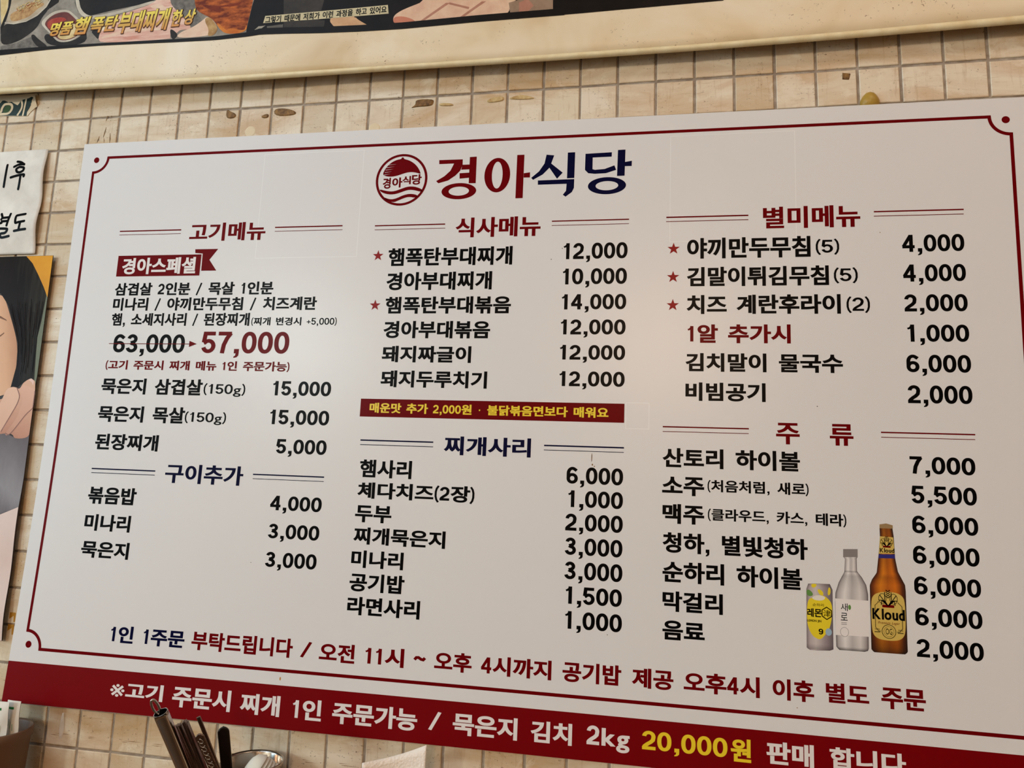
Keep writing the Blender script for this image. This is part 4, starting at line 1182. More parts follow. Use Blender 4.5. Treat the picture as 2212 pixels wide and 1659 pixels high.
for x, y in ((0.1275, 0.790), (0.1270, 0.806)):
    wall_patch('amber_drip', [(x - .006, y - .007), (x + .004, y - .007), (x + .0045, y + .006), (x + .002, y + .007), (x + .001, y - .003), (x - .006, y + .002)], 'amber', 0.00005, 0.0002)

# ---------------------------------------------------------------- the menu board
BX0, BX1, BY1 = 0.0015, 1.2855, 0.797
BOARD_OUT = 0.008
board = thing('menu_board', 'large glossy white restaurant menu board with dark red frame line and crimson bottom band', 'menu board',
              W(0.151, 0.0961, BOARD_OUT))
board.rotation_euler = (0, 0.0075, 0)
board['local'] = 1


def lift(bx, by):
    a = min(max((by - 0.40) / 0.40, 0), 1)
    b = min(max((0.95 - bx) / 0.95, 0), 1)
    return 0.013 * a ** 1.5 * b ** 1.5


def on_board(x, y, up):
    return (x, -(lift(x, y) + up), -y)


LAYER = {'hair': 0.00003, 'patch': 0.00003, 'flat': 0.00005, 'ink': 0.0001, 'over': 0.00014, 'top': 0.00018, 'top2': 0.00021, 'top3': 0.00024}


def bpart(name, vs2, fs, m, layer='ink', parent=None, label=None):
    return obj(name, [on_board(x, y, LAYER[layer]) for x, y in vs2], [tuple(reversed(f)) for f in fs] if False else fs, m, parent or board, label=label)


def brect(x0, y0, x1, y1):
    nu = max(1, int((x1 - x0) / 0.02))
    nv = max(1, int((y1 - y0) / 0.02))
    return grid(nu, nv, lambda u, v: (x0 + (x1 - x0) * u, y0 + (y1 - y0) * v))


def bpoly(pts):
    return list(pts), [tuple(range(len(pts)))]


def localize(o):
    o['local'] = 1
    return o


panel_v, panel_f = sheet(64, 40, lambda u, v: on_board(BX0 + (BX1 - BX0) * u, BY1 * v, 0), 0.003)
localize(obj('panel', panel_v, panel_f, 'panel', board))
bpart('bottom_band', *brect(BX0, 0.7455, BX1, BY1), 'band', 'flat')

# frame line with scooped corners
FX0, FX1, FY0, FY1, FR = 0.0228, 1.2648, 0.0235, 0.7278, 0.0228
path = []


def scoop(cx, cy, a0, a1):
    return [(cx + FR * math.cos(math.radians(a0 + (a1 - a0) * k / 12)), cy + FR * math.sin(math.radians(a0 + (a1 - a0) * k / 12))) for k in range(13)]


def run(x0, y0, x1, y1, n=50):
    return [(x0 + (x1 - x0) * k / n, y0 + (y1 - y0) * k / n) for k in range(1, n)]


path += scoop(FX0, FY0, 90, 0)
path += run(FX0 + FR, FY0, FX1 - FR, FY0)
path += scoop(FX1, FY0, 180, 90)
path += run(FX1, FY0 + FR, FX1, FY1 - FR, 30)
path += scoop(FX1, FY1, 270, 180)
path += run(FX1 - FR, FY1, FX0 + FR, FY1)
path += scoop(FX0, FY1, 0, -90)
path += run(FX0, FY1 - FR, FX0, FY0 + FR, 30)
bpart('frame_line', *stroke(path, 0.0020, True), 'r', 'ink')
for x, y in ((0.026, 0.0268), (1.2598, 0.028), (0.0275, 0.7227), (1.2605, 0.7235)):
    bpart('corner_dot', [(x + 0.0045 * math.cos(k * math.pi / 12), y + 0.0045 * math.sin(k * math.pi / 12)) for k in range(24)], [tuple(range(24))], 'r')

# overlaid correction stickers (clear-edged white film)
for x0, y0, x1, y1 in ((0.300, 0.030, 0.450, 0.184), (0.868, 0.030, 1.02, 0.172), (0.817, 0.378, 0.845, 0.41)):
    bpart('film_edge', *stroke([(x0, y0), (x1, y0), (x1, y1), (x0, y1)], 0.00030, True), 'film', 'hair')

for x0, x1, y, t, ink in RULES:
    bpart('heading_rule', *brect(x0, y - t / 2, x1, y + t / 2), ink)


def star(cx, cy, r):
    return [(cx + (r if k % 2 == 0 else r * 0.40) * math.sin(k * math.pi / 5), cy - (r if k % 2 == 0 else r * 0.40) * math.cos(k * math.pi / 5)) for k in range(10)]


for x, y in STARS + STARS2:
    p = star(x, y, 0.0080)
    bpart('star', p + [(x, y)], [(k, (k + 1) % 10, 10) for k in range(10)], 'star')

bpart('ribbon_tail', *bpoly(FLAG), 'r', 'flat')
rx0, rx1 = RIBBON[0][0], RIBBON[1][0]
bpart('ribbon_edge', *brect(rx0 - 0.0002, 0.1757, rx1 + 0.0012, 0.2082), 'panel', 'ink')
bpart('ribbon', *brect(rx0, 0.1769, rx1, 0.2081), 'r', 'over')
bpart('spicy_strip', *brect(STRIP[0][0], STRIP[0][1], STRIP[1][0], STRIP[2][1]), 'r', 'flat')

for text, x0, y0, x1, y1, ink, wt in WORDS:
    v, f = fitted(text, 't' if text == '※' else wt, x0, y0, x1, y1)
    lay = 'top' if text == '경아스페셜' else 'ink'
    name = 'price' if wt == 'd' and ink == 'k' else 'heading' if wt == 'h' else 'menu_words'
    bpart(name, v, f, ink, lay)
a = ARROW
bpart('price_arrow', *join(brect(a[0][0], 0.3066, a[1][0] + .001, 0.3076), bpoly([(a[2][0], 0.3026), (a[3][0], 0.3070), (a[2][0], 0.3113)])), 'r', 'over')

# shop name
for key, pts in LOGO_STROKES.items():
    bpart('shop_name_stroke', *bpoly(pts), 'r' if key in ('giyeok', 'g1', 'g2', 'gst', 'ast', 'abar') else 'b')


def ring(c, n=40):
    cx, cy, ox, oy, ix, iy = c
    vs = []
    for k in range(n):
        t = 2 * math.pi * k / n
        vs += [(cx + ox * math.cos(t), cy + oy * math.sin(t)), (cx + ix * math.cos(t), cy + iy * math.sin(t))]
    return vs, [(2 * k, 2 * k + 1, (2 * k + 3) % (2 * n), (2 * k + 2) % (2 * n)) for k in range(n)]


bpart('shop_name_ring', *ring(RING_G), 'r')
bpart('shop_name_ring', *ring(RING_A), 'r')
bpart('shop_name_ring', *ring(RING_D), 'b')
badge = localize(bpart('round_badge', *ring(BADGE, 56), 'r', label='round red emblem with a pot dome over waves'))
bpart('dome', *bpoly(smooth_loop(DOME, 3)), 'r', 'ink', badge)
bpart('wave', *bpoly(smooth_loop(WAVE1, 3)), 'r', 'ink', badge)
bpart('wave', *bpoly(smooth_loop(WAVE2, 3)), 'r', 'ink', badge)
for k in range(6):
    y = 0.0535 + 0.0035 * k
    xa = DOME[2][0] - 0.001 * k
    bpart('glint', [(xa - 0.004, y), (xa + 0.009 - .001 * k, y - 0.0008), (xa - 0.004, y + 0.0006)], [(0, 1, 2)], 'panel', 'over', badge)
for ch, (x0, y0, x1, y1) in zip('경아식당', BADGE_WORDS):
    bpart('badge_letter', *fitted(ch, 'n', x0, y0, x1, y1), 'r', 'ink', badge)

# printed drinks


def bandx(pts, y):
    """left and right of an outline at height y"""
    xs = []
    for k in range(len(pts)):
        (xa, ya), (xb, yb) = pts[k - 1], pts[k]
        if (ya - y) * (yb - y) < 0:
            xs.append(xa + (xb - xa) * (y - ya) / (yb - ya))
    return (min(xs), max(xs)) if len(xs) > 1 else None


def photo_print(name, pts, m, label):
    """printed picture of a drink: outline cut in thin rows so its tones can run across"""
    ys = sorted(p[1] for p in pts)
    n = 90
    vs, fs = [], []
    last = False
    me_u = []
    me_v = []
    for k in range(n):
        y = ys[0] + (ys[-1] - ys[0]) * (k + 0.5) / n
        b = bandx(pts, y)
        if not b:
            last = False
            continue
        for q in range(9):
            vs.append((b[0] + (b[1] - b[0]) * q / 8, y))
            me_u.append(q / 8)
            me_v.append((k + 0.5) / n)
        if last:
            c = len(vs) - 18
            fs += [(c + q, c + q + 1, c + q + 10, c + q + 9) for q in range(8)]
        last = True
    o = bpart(name, vs, fs, m, 'flat', label=label)
    uv = o.data.uv_layers.new(name='across')
    for lp in o.data.loops:
        uv.data[lp.index].uv = (me_u[lp.vertex_index], me_v[lp.vertex_index])
    return localize(o)


def across(name, stops, rows, rough=0.36):
    m = mat(name, (128, 128, 128), rough)
    n = NT(m)
    uvn = n.node('ShaderNodeUVMap', uv_map='across')
    sep = n.node('ShaderNodeSeparateXYZ')
    n.link(uvn.outputs['UV'], sep.inputs[0])
    c1 = n.ramp(sep.outputs['X'], [(p, lin(c)) for p, c in stops])
    c2 = n.ramp(sep.outputs['Y'], [(p, (q, q, q, 1)) for p, q in rows])
    n.color(n.mix(c1, c2, 1.0, 'MULTIPLY'))
    return m


can = photo_print('printed_can', CAN, across('can_print', [(0, (120, 108, 112)), (.12, (176, 164, 166)), (.35, (200, 190, 188)), (.7, (150, 138, 142)), (1, (96, 86, 92))], [(0, .7), (.06, 1), (.9, 1), (.97, .6), (1, .9)]), 'lemon drink can picture')
bpart('lemon', *bpoly(smooth_loop(LEMON)), 'lemon', 'ink', can)
bpart('lemon_frost', *bpoly(smooth_loop(LEMTOP)), 'frost', 'over', can)
bpart('leaf', *bpoly(smooth_loop(LEAF)), 'leaf', 'ink', can)
for q in (LEM1, LEM2, LEM3):
    bpart('lemon_slice', *bpoly(smooth_loop(q)), 'lemon', 'ink', can)
bpart('can_words', *fitted('순하리', 't', *CANW1), 'k', 'top', can)
bpart('can_words', *fitted('레몬', 'l', *CANW2), 'k', 'top', can)
bpart('can_words', *fitted('LEMON JIN', 'n', *CANW3), 'k', 'top', can)
bpart('can_words', *fitted('9', 'n', *CAN9), 'k', 'top', can)
hx, hy = (CANHEX[0] + CANHEX[2]) / 2, (CANHEX[1] + CANHEX[3]) / 2
hr = (CANHEX[3] - CANHEX[1]) / 2
bpart('can_hexagon', *stroke([(hx + hr * 0.86 * math.cos(math.pi / 6 + k * math.pi / 3), hy + hr * math.sin(math.pi / 6 + k * math.pi / 3)) for k in range(6)], 0.0005, True), 'k', 'top', can)
bpart('can_words', *fitted('津', 't', hx - hr * .55, hy - hr * .55, hx + hr * .6, hy + hr * .6), 'k', 'top', can)
sx, sy = CANHEX[2] - 0.0032, CAN9[3] - 0.0032
bpart('can_seal', [(sx + 0.0034 * math.cos(k * math.pi / 10), sy + 0.0040 * math.sin(k * math.pi / 10)) for k in range(20)], [tuple(range(20))], 'sealblue', 'top', can)

soju = photo_print('printed_clear_bottle', SOJU, across('clear_glass_print', [(0, (96, 90, 92)), (.07, (176, 170, 170)), (.28, (232, 228, 226)), (.5, (186, 180, 180)), (.75, (220, 214, 212)), (.93, (160, 152, 152)), (1, (88, 80, 82))], [(0, .9), (.215, 1), (.225, .55), (.24, 1), (.27, .72), (.40, .92), (.8, 1), (.96, .9), (.985, .35), (1, .2)]), 'clear glass bottle picture')
bpart('bottle_cap', *bpoly(SCAP), 'capgrey', 'ink', soju)
bpart('bottle_label', *bpoly(SLABEL), 'w', 'ink', soju)
bpart('label_words', *fitted('새', 't', *SW1), 'k', 'over', soju)
bpart('label_words', *fitted('로', 't', *SW2), 'k', 'over', soju)
lx, ly = SW1[2] + 0.002, SW1[1] + 0.004
bpart('label_mark', [(lx + 0.0016 * math.cos(k * math.pi / 6), ly + 0.0028 * math.sin(k * math.pi / 6)) for k in range(12)], [tuple(range(12))], 'leaf', 'over', soju)
lx, ly = (SW2[0] + SW2[2]) / 2, SW2[3] + 0.0125
bpart('label_seal', *ring((lx, ly, 0.0045, 0.0052, 0.0041, 0.0048), 24), 'capgrey', 'over', soju)
for k in range(2):
    bpart('label_small_print', *brect(SW2[0] + .0005, SW2[3] + 0.0022 + k * .0017, SW2[2] - .001, SW2[3] + 0.0028 + k * .0017), 'capgrey', 'over', soju)
beer = photo_print('printed_beer_bottle', BEER, across('amber_glass_print', [(0, (40, 14, 4)), (.1, (120, 52, 8)), (.3, (214, 124, 24)), (.5, (176, 90, 14)), (.72, (206, 108, 16)), (.9, (96, 40, 6)), (1, (30, 11, 4))], [(0, .35), (.1, .5), (.3, .75), (.39, 1), (.42, .7), (.48, 1), (.6, .7), (.88, .62), (.95, .4), (1, .12)]), 'brown beer bottle picture')
lab = localize(bpart('beer_label', *bpoly(smooth_loop(BLABEL)), 'gold', 'ink', beer))
bpart('neck_label', *bpoly(BNECK), 'gold', 'ink', beer)
bpart('blue_band', *bpoly(BBLUE), 'bluep', 'ink', beer)
bpart('crown_cap', *bpoly(BCAP), 'capgold', 'ink', beer)
bpart('beer_words', *fitted('Kloud', 'n', *BW1), 'k', 'over', beer)
bpart('beer_words', *fitted('Kloud', 'n', *BW2), 'k', 'top', beer)
bpart('beer_words', *fitted('Premium Lager', 't', *BW3, 0.25), 'r', 'top', beer)
sx, sy = BSEAL[0]
bpart('beer_seal', *ring((sx, sy, 0.0074, 0.0076, 0.0068, 0.0070), 32), 'k', 'over', beer)
bpart('beer_seal', *ring((sx, sy, 0.0053, 0.0055, 0.0050, 0.0052), 32), 'k', 'over', beer)
bpart('beer_words', *fitted('OG', 't', sx - .0034, sy - .0032, sx + .0034, sy + .0032), 'k', 'over', beer)
lx0, lx1 = BLABEL[0][0] + .004, BLABEL[6][0] - .0035
ly0, ly1 = BLABEL[0][1] + .001, BLABEL[9][1] - .0185
bpart('label_line', *stroke([(sx - .0085, sy), (lx0 + .003, sy), (lx0, sy - .004), (lx0, ly0 + .004), (lx0 + .004, ly0), (sx - .011, ly0)], 0.0003), 'k', 'over', beer)
bpart('label_line', *stroke([(sx + .0085, sy), (lx1 - .003, sy), (lx1, sy - .004), (lx1, ly0 + .004), (lx1 - .004, ly0), (sx + .010, ly0)], 0.0003), 'k', 'over', beer)
for x in (sx - .0120, sx + .0120):
    bpart('beer_words', *fitted('100%', 'l', x - .0026, sy - .0028, x + .0026, sy - .0010), 'k', 'over', beer)
    bpart('label_small_print', *brect(x - .0030, sy + .0006, x + .0030, sy + .0014), 'k', 'over', beer)
for (cx, cy), s in ((CROWN[0], 1.0), (CROWN2[0], 0.66)):
    for side in (-1, 1):
        for k in range(4):
            a = math.radians(20 + 38 * k)
            ex, ey = cx + side * s * 0.0105 * math.sin(a) * 0.95, cy - s * 0.0088 * math.cos(a)
            mx, my = cx + side * s * 0.0035, cy + s * 0.001
            bpart('hop_leaf', *stroke([(cx, cy + s * .007), (mx + side * s * .001 * k, my), (ex, ey)], 0.00033 * s + .0001), 'k', 'over', beer)
        bpart('hop_leaf', *ring((cx + side * s * .0058, cy - s * .001, .0042 * s, .0058 * s, .0036 * s, .0052 * s), 16), 'k', 'over', beer)
    for k in range(4):
        bpart('wheat_ear', *stroke([(cx - s * .0022, cy - s * (.004 + .0022 * k)), (cx, cy - s * (.002 + .0022 * k)), (cx + s * .0022, cy - s * (.004 + .0022 * k))], 0.00035 * s + .0001), 'k', 'over', beer)
    bpart('crest_scroll', *brect(cx - s * .0062, cy + s * .0055, cx + s * .0062, cy + s * .0085), 'r', 'over', beer)

# little splashes on the board
for x, y, a, b, m in ((0.3925, 0.7376, .0009, .0022, 'orangestain'), (0.7765, 0.4468, .0005, .0055, 'glue'), (0.7775, 0.4555, .0009, .0012, 'glue'), (0.7800, 0.4575, .0007, .0008, 'glue'),
                      (0.7320, 0.1780, .0006, .0006, 'k'), (0.718, 0.1925, .0006, .0006, 'k'), (0.337, 0.598, .0005, .0005, 'k'), (1.1155, 0.1655, .0006, .0005, 'glue'), (1.04, 0.378, .0007, .0005, 'k'),
                      (0.80, 0.655, .0005, .0005, 'k'), (1.012, 0.718, .0006, .0005, 'glue')):
    bpart('splash', [(x + a * math.cos(k * math.pi / 5), y + b * math.sin(k * math.pi / 5)) for k in range(10)], [tuple(range(10))], m, 'over')

# ---------------------------------------------------------------- food banner over the board
banner = thing('food_banner', 'yellowed vinyl banner with food photographs and gold lettering hung above the menu board', 'banner', W(0.7, 0.02, 0.0))


def along(pts, x):
    for k in range(len(pts) - 1):
        if pts[k][0] <= x <= pts[k + 1][0] or k == len(pts) - 2:
            t = (x - pts[k][0]) / (pts[k + 1][0] - pts[k][0])
            return pts[k][1] + (pts[k + 1][1] - pts[k][1]) * t


BAN = 0.020
LX0, LX1, BTOP = -0.45, 1.75, -0.52


def ban_out(x, y):
    return BAN + 0.0012 * math.sin(x * 9.0) * max(0.0, min(1.0, (0.02 - y) / 0.10))


def lip_y(x, top=True):
    x = min(max(x, -0.12), 1.52)
    return along(LIP_TOP if top else LIP_BOTTOM, x)


def ban_pt(u, v):
    x = LX0 + (LX1 - LX0) * u
    yb = lip_y(x) + 0.002
    y = yb + (BTOP - yb) * (1 - v)
    return W(x, y, ban_out(x, y))


bv, bf = sheet(110, 26, lambda u, v: tuple(ban_pt(u, v)), 0.0012)
obj('sheet', bv, bf, 'vinyl', banner, True)
hem = []
seg = 14
nx = 90
for i in range(nx + 1):
    x = LX0 + (LX1 - LX0) * i / nx
    yt, yb = lip_y(x), lip_y(x, False)
    yc, r = (yt + yb) / 2, (yb - yt) / 2
    for k in range(seg):
        a = 2 * math.pi * k / seg
        hem.append(W(x, yc + r * 1.08 * math.sin(a), BAN + 0.0015 + 0.0042 * math.cos(a)))
hf = [(i * seg + k, (i + 1) * seg + k, (i + 1) * seg + (k + 1) % seg, i * seg + (k + 1) % seg) for i in range(nx) for k in range(seg)]
obj('rolled_hem', hem, hf, 'hem', banner, True)
obj('batten', *box(LX0 + .05, LX1 - .05, -BAN + 0.0014, -0.002, Z0 + 0.16, Z0 + 0.20), 'ledge', banner)


def ban_part(name, pts, fs, m, step, parent=None):
    return obj(name, [W(x, y, ban_out(x, y) + 0.0001 + 0.00002 * step) for x, y in pts], fs, m, parent or banner)


def chop(pts, cell=0.02, row=0.06):
    """cut a polygon into small cells so that it follows the wavy sheet"""
    bm = bmesh.new()
    vv = [bm.verts.new((x, y, 0)) for x, y in pts]
    bm.faces.new(vv)
    x0, x1 = min(p[0] for p in pts), max(p[0] for p in pts)
    x = math.floor(x0 / cell) * cell + cell
    while x < x1:
        bmesh.ops.bisect_plane(bm, geom=bm.verts[:] + bm.edges[:] + bm.faces[:], plane_co=(x, 0, 0), plane_no=(1, 0, 0))
        x += cell
    y0, y1 = min(p[1] for p in pts), max(p[1] for p in pts)
    y = math.floor(y0 / row) * row + row
    while y < y1:
        bmesh.ops.bisect_plane(bm, geom=bm.verts[:] + bm.edges[:] + bm.faces[:], plane_co=(0, y, 0), plane_no=(0, 1, 0))
        y += row
    bm.verts.index_update()
    r = [(v.co.x, v.co.y) for v in bm.verts], [tuple(v.index for v in f.verts) for f in bm.faces]
    bm.free()
    return r


def clip_top(pts):
    return [(x, max(y, BTOP + 0.03)) for x, y in pts]


PRINT_NAME = {'cream': 'cream_food_print', 'black': 'pot_print', 'bowl': 'bowl_print', 'noodle': 'noodle_print', 'dark': 'shadow_print', 'pan': 'pan_print', 'tray': 'tray_print', 'steel': 'rim_print',
              'maroon': 'dish_print', 'sauce': 'sauce_print', 'pork': 'pork_print', 'fat': 'pork_fat_print', 'bone': 'crust_print', 'kimchi': 'kimchi_print', 'orange': 'kimchi_print', 'kimdark': 'kimchi_print',
              'ink': 'black_print_area', 'wall': 'grey_print_area', 'apron': 'apron_print', 'apron2': 'apron_print', 'strap': 'strap_print', 'skin': 'forearm_print', 'caption': 'caption_strip', 'ham': 'ham_print',
              'hamend': 'ham_print', 'hamline': 'ham_cut_print', 'greyp': 'grey_print_area'}
full = [(LX0 + 0.02, BTOP + 0.03)] + [(LX0 + 0.02, -0.062)] + [p for p in BORDER_TOP] + [(0.43, -0.0585), (0.43, BTOP + 0.03)]
ban_part('tray_print', *chop(full), 'p_tray', 0)
ban_part('black_print_area', *chop([(0.43, BTOP + 0.03), (0.43, -0.06), (0.86, -0.06), (1.3, -0.12), (1.3, BTOP + 0.03)]), 'p_ink', 0)
step = 1
for kind, pts in BANNER_PRINT:
    if kind in ('caption',):
        st = 30
    else:
        st = step
        step += 0.5
    soft = kind in ('noodle', 'bowl', 'pork', 'fat', 'bone', 'kimchi', 'orange', 'kimdark', 'sauce', 'maroon', 'steel', 'cream', 'skin', 'ham', 'hamend', 'dark')
    ban_part(PRINT_NAME[kind], *chop(clip_top(smooth_loop(pts) if soft else pts)), 'p_' + kind, st)
bot = [(LX0 + .02, -0.0535)] + BORDER_BOTTOM + BORDER_BOTTOM2
top = [(LX0 + .02, -0.0647)] + BORDER_TOP + [(p[0], p[1] - 0.010) for p in BORDER_BOTTOM2]
n = 120
vs = []
for k in range(n + 1):
    x = LX0 + .02 + (BORDER_BOTTOM2[-1][0] - LX0 - .02) * k / n
    vs += [(x, along(top, x)), (x, along(bot, x))]
ban_part('black_border', vs, [(2 * k, 2 * k + 1, 2 * k + 3, 2 * k + 2) for k in range(n)], 'p_ink', 29)
r2 = random.Random(7)
rim = BANNER_RIM
ban_part('rim_print', *stroke(rim, 0.0012), 'p_steel', 27)
for k in range(26):
    cx, cy = r2.uniform(0.012, 0.075), 0
    t = (cx - 0.012) / 0.063
    cy = -0.128 - 0.020 * t + r2.uniform(-0.008, 0.006)
    a = r2.uniform(-0.9, 0.7)
    pts = []
    for q in range(6):
        s = (q - 2.5) * 0.0026
        pts.append((cx + s * math.cos(a) + 0.0016 * math.sin(q * 1.3 + k), cy + s * math.sin(a) + 0.0018 * math.cos(q * 1.7 + k)))
    ban_part('noodle_strand', *stroke(pts, 0.00045), r2.choice(['p_strand1', 'p_strand2', 'p_strand3']), 28)
for item in BANNER_WORDS:
    text, x0, y0, x1, y1 = item
    if len(text) > 5:
        v, f = fitted(text, 'l', x0, y0, x1, y1)
        ban_part('caption_words', v, f, 'k', 36)
        continue
    v, f = fitted(text, 'o', x0 - .0008, y0 - .0006, x1 + .0012, y1 + .0012, 0.28)
    ban_part('gold_lettering_outline', v, f, 'p_outline', 36)
    v, f = fitted(text, 'g', x0, y0, x1, y1, 0.28)
    m = gold_letter(Z0 - y0, Z0 - y1)
    ban_part('gold_lettering', v, f, m, 40)

# ---------------------------------------------------------------- handwritten note, poster and torn scrap on the left
note = thing('handwritten_note', 'curling white paper note with black brush-pen writing taped left of the menu board', 'note', W(0.0, 0.2645, 0.0))
edge = NOTE[3:12]


def note_right(y):
    e = sorted((p[1], p[0]) for p in edge)
    return along(e, min(max(y, e[0][0]), e[-1][0]))


def note_out(x, y):
    w = max(0.0, min(1.0, (x + 0.02) / 0.10))
    return 0.0035 + w * 0.0045 * (0.5 - 0.5 * math.cos((y - 0.098) / 0.167 * 4 * math.pi)) + 0.0006 * math.sin(60 * y + 25 * x)


def note_pt(u, v):
    y = 0.0985 + (0.2648 - 0.0985) * v
    x = -0.16 + (0.0863 + 0.16) * u
    return tuple(W(x, y, note_out(x, y)))


obj('paper_sheet', *sheet(40, 44, note_pt, 0.0003), 'paper', note, True)


def rounded(pts, n=5):
    """smooth a hand-drawn stroke"""
    P = [pts[0]] + list(pts) + [pts[-1]]
    r = []
    for k in range(len(P) - 3):
        a, b, c, d = P[k:k + 4]
        for q in range(n):
            t = q / n
            r.append(tuple(0.5 * (2 * b[i] + (c[i] - a[i]) * t + (2 * a[i] - 5 * b[i] + 4 * c[i] - d[i]) * t * t + (3 * b[i] - a[i] - 3 * c[i] + d[i]) * t ** 3) for i in (0, 1)))
    r.append(pts[-1])
    return r


for pts in HANDWRITING:
    q = rounded(pts)
    v, f = stroke(q, 0.0020)
    for x, y in (q[0], q[-1]):
        v2 = [(x + 0.0020 * math.cos(k * math.pi / 6), y + 0.0020 * math.sin(k * math.pi / 6)) for k in range(12)]
        v, f = join((v, f), (v2, [tuple(range(12))]))
    v, f = union(v, f)
    obj('brush_stroke', [W(x, y, note_out(x, y) + 0.0002) for x, y in v], f, 'k', note)

poster = thing('portrait_poster', 'glossy poster of a dark-haired woman resting her chin on her hand', 'poster', W(0.0, 0.82, 0.0))
PX0, PX1, PY0, PY1 = -0.16, 0.1219, 0.2696, 0.8200


def poster_out(x, y):
    w = max(0.0, min(1.0, (y - 0.60) / 0.2)) * max(0.0, (x + 0.1) / 0.22)
    return 0.0065 + 0.0030 * w * math.sin((y - 0.60) * 26) ** 2


obj('poster_sheet', *sheet(20, 110, lambda u, v: tuple(W(PX0 + (PX1 - PX0) * u, PY0 + (PY1 - PY0) * v, poster_out(PX0 + (PX1 - PX0) * u, PY0 + (PY1 - PY0) * v))), 0.0008), 'p_posterback', poster, True)


def pclip(pts):
    return [(min(max(x, PX0 + .001), PX1 - 0.0003), min(max(y, PY0 + 0.0003), PY1 - 0.0003)) for x, y in pts]


for k, (name, pts, m) in enumerate((('orange_backdrop', P_ORANGE, 'p_backdrop'), ('green_dress', P_GREEN, 'p_green'), ('clothing', P_CLOTH, 'p_cloth'), ('face', smooth_loop([(max(x, -0.085), y) for x, y in P_FACE]), 'p_face'), ('hair', P_HAIR, 'p_hair'),
                                    ('eyebrow', P_BROW, 'p_brow'), ('eyelid', P_EYE, 'p_brow'), ('mouth', P_MOUTH, 'p_mouth'), ('hand', P_HAND, 'p_hand'), ('finger', P_FINGER2, 'p_finger2'), ('finger', P_FINGER1, 'p_finger'),
                                    ('fingernail', P_NAIL, 'p_nail'), ('pale_card', P_CARD[:3] + [(PX1, PY1), (PX0, PY1)], 'p_card'))):
    v, f = chop(pclip(rounded(pts, 4) if name in ('hand', 'finger') else pts), 0.02, 0.008)
    obj(name, [W(x, y, poster_out(x, y) + 0.0002 + 0.00002 * k) for x, y in v], f, m, poster)

r3 = random.Random(11)
inner = sorted((p[1], p[0]) for p in P_FACE[1:8])
outer = sorted((p[1], p[0]) for p in P_HAIR[1:9])
for k in range(34):
    # loose strands falling between the cheek and the outline of the hair
    t0 = 0.04 + 0.92 * k / 33
    ya, yb = 0.336 + 0.02 * r3.random(), 0.42 + r3.uniform(-0.05, 0.03)
    pts = []
    for q in range(11):
        y = ya + (yb - ya) * q / 10
        xi = along(inner, min(max(y, inner[0][0]), inner[-1][0]))
        xo = along(outer, min(max(y, outer[0][0]), outer[-1][0]))
        pts.append((xi + (xo - xi) * t0 + 0.0010 * math.sin(q * 0.25 + k), y))
    pts = pclip(pts)
    v, f = stroke(pts, r3.uniform(0.00015, 0.00035))
    obj('hair_strand', [W(x, y, poster_out(x, y) + 0.0005) for x, y in v], f, r3.choice(['p_strand_dark', 'p_strand_brown', 'p_strand_dark']), poster)
for name, pts in (('nose', [(-0.012, 0.392), (-0.018, 0.412), (-0.024, 0.430), (-0.016, 0.437), (-0.006, 0.434)]), ('eyelid', [(-0.066, 0.384), (-0.054, 0.390), (-0.042, 0.388)]), ('eyebrow', [(-0.070, 0.356), (-0.056, 0.350), (-0.040, 0.354)])):
    v, f = stroke(rounded(pts, 4), 0.0008)
    obj(name, [W(x, y, poster_out(x, y) + 0.0005) for x, y in v], f, 'p_brow', poster)
for pts in (P_FINGER1, P_FINGER2):
    q = pclip(rounded(pts[2:7], 4))
    v, f = stroke(q, 0.0007)
    obj('finger_crease', [W(x, y, poster_out(x, y) + 0.0005) for x, y in v], f, 'p_crease', poster)

scrap = thing('torn_poster_scrap', 'torn paper scrap with dark green print stuck under the banner on the left', 'paper scrap', W(0.0, 0.049, 0.0))


def scrap_part(name, pts, fs, m, up):
    return obj(name, [W(x, y, 0.0008 + up) for x, y in pts], fs, m, scrap)


n = len(SCRAP)
sv = [W(x, y, 0.0009) for x, y in SCRAP] + [W(x, y, 0.0001) for x, y in SCRAP]
obj('torn_paper', sv, [tuple(range(n))] + [(k, (k + 1) % n, n + (k + 1) % n, n + k) for k in range(n)], 'oldpaper', scrap)
scrap_part('green_print', *bpoly(SCRAP_DARK), 'scrapgreen', 0.0003)
scrap_part('loop_print', *stroke(rounded(SCRAP_LOOP), 0.0020), 'oldpaper', 0.0005)
scrap_part('leaf_print', *bpoly(SCRAP_LEAF), 'scrapleaf', 0.0005)
scrap_part('line_print', *stroke(rounded(SCRAP_CURVE), 0.0016), 'oldpaper', 0.0005)
scrap_part('line_print', *stroke(SCRAP_LINE, 0.0014), 'oldpaper', 0.0005)
fv = [W(x, y, 0.001 + 0.004 * (k in (1, 2))) for k, (x, y) in enumerate(SCRAP_FLAP)]
obj('lifted_flap', fv, [tuple(range(len(fv)))], 'oldpaper', scrap)

# ---------------------------------------------------------------- things on the ledge under the board
CAMP = W(0.9797627, 0.58962208, 0.89240174)


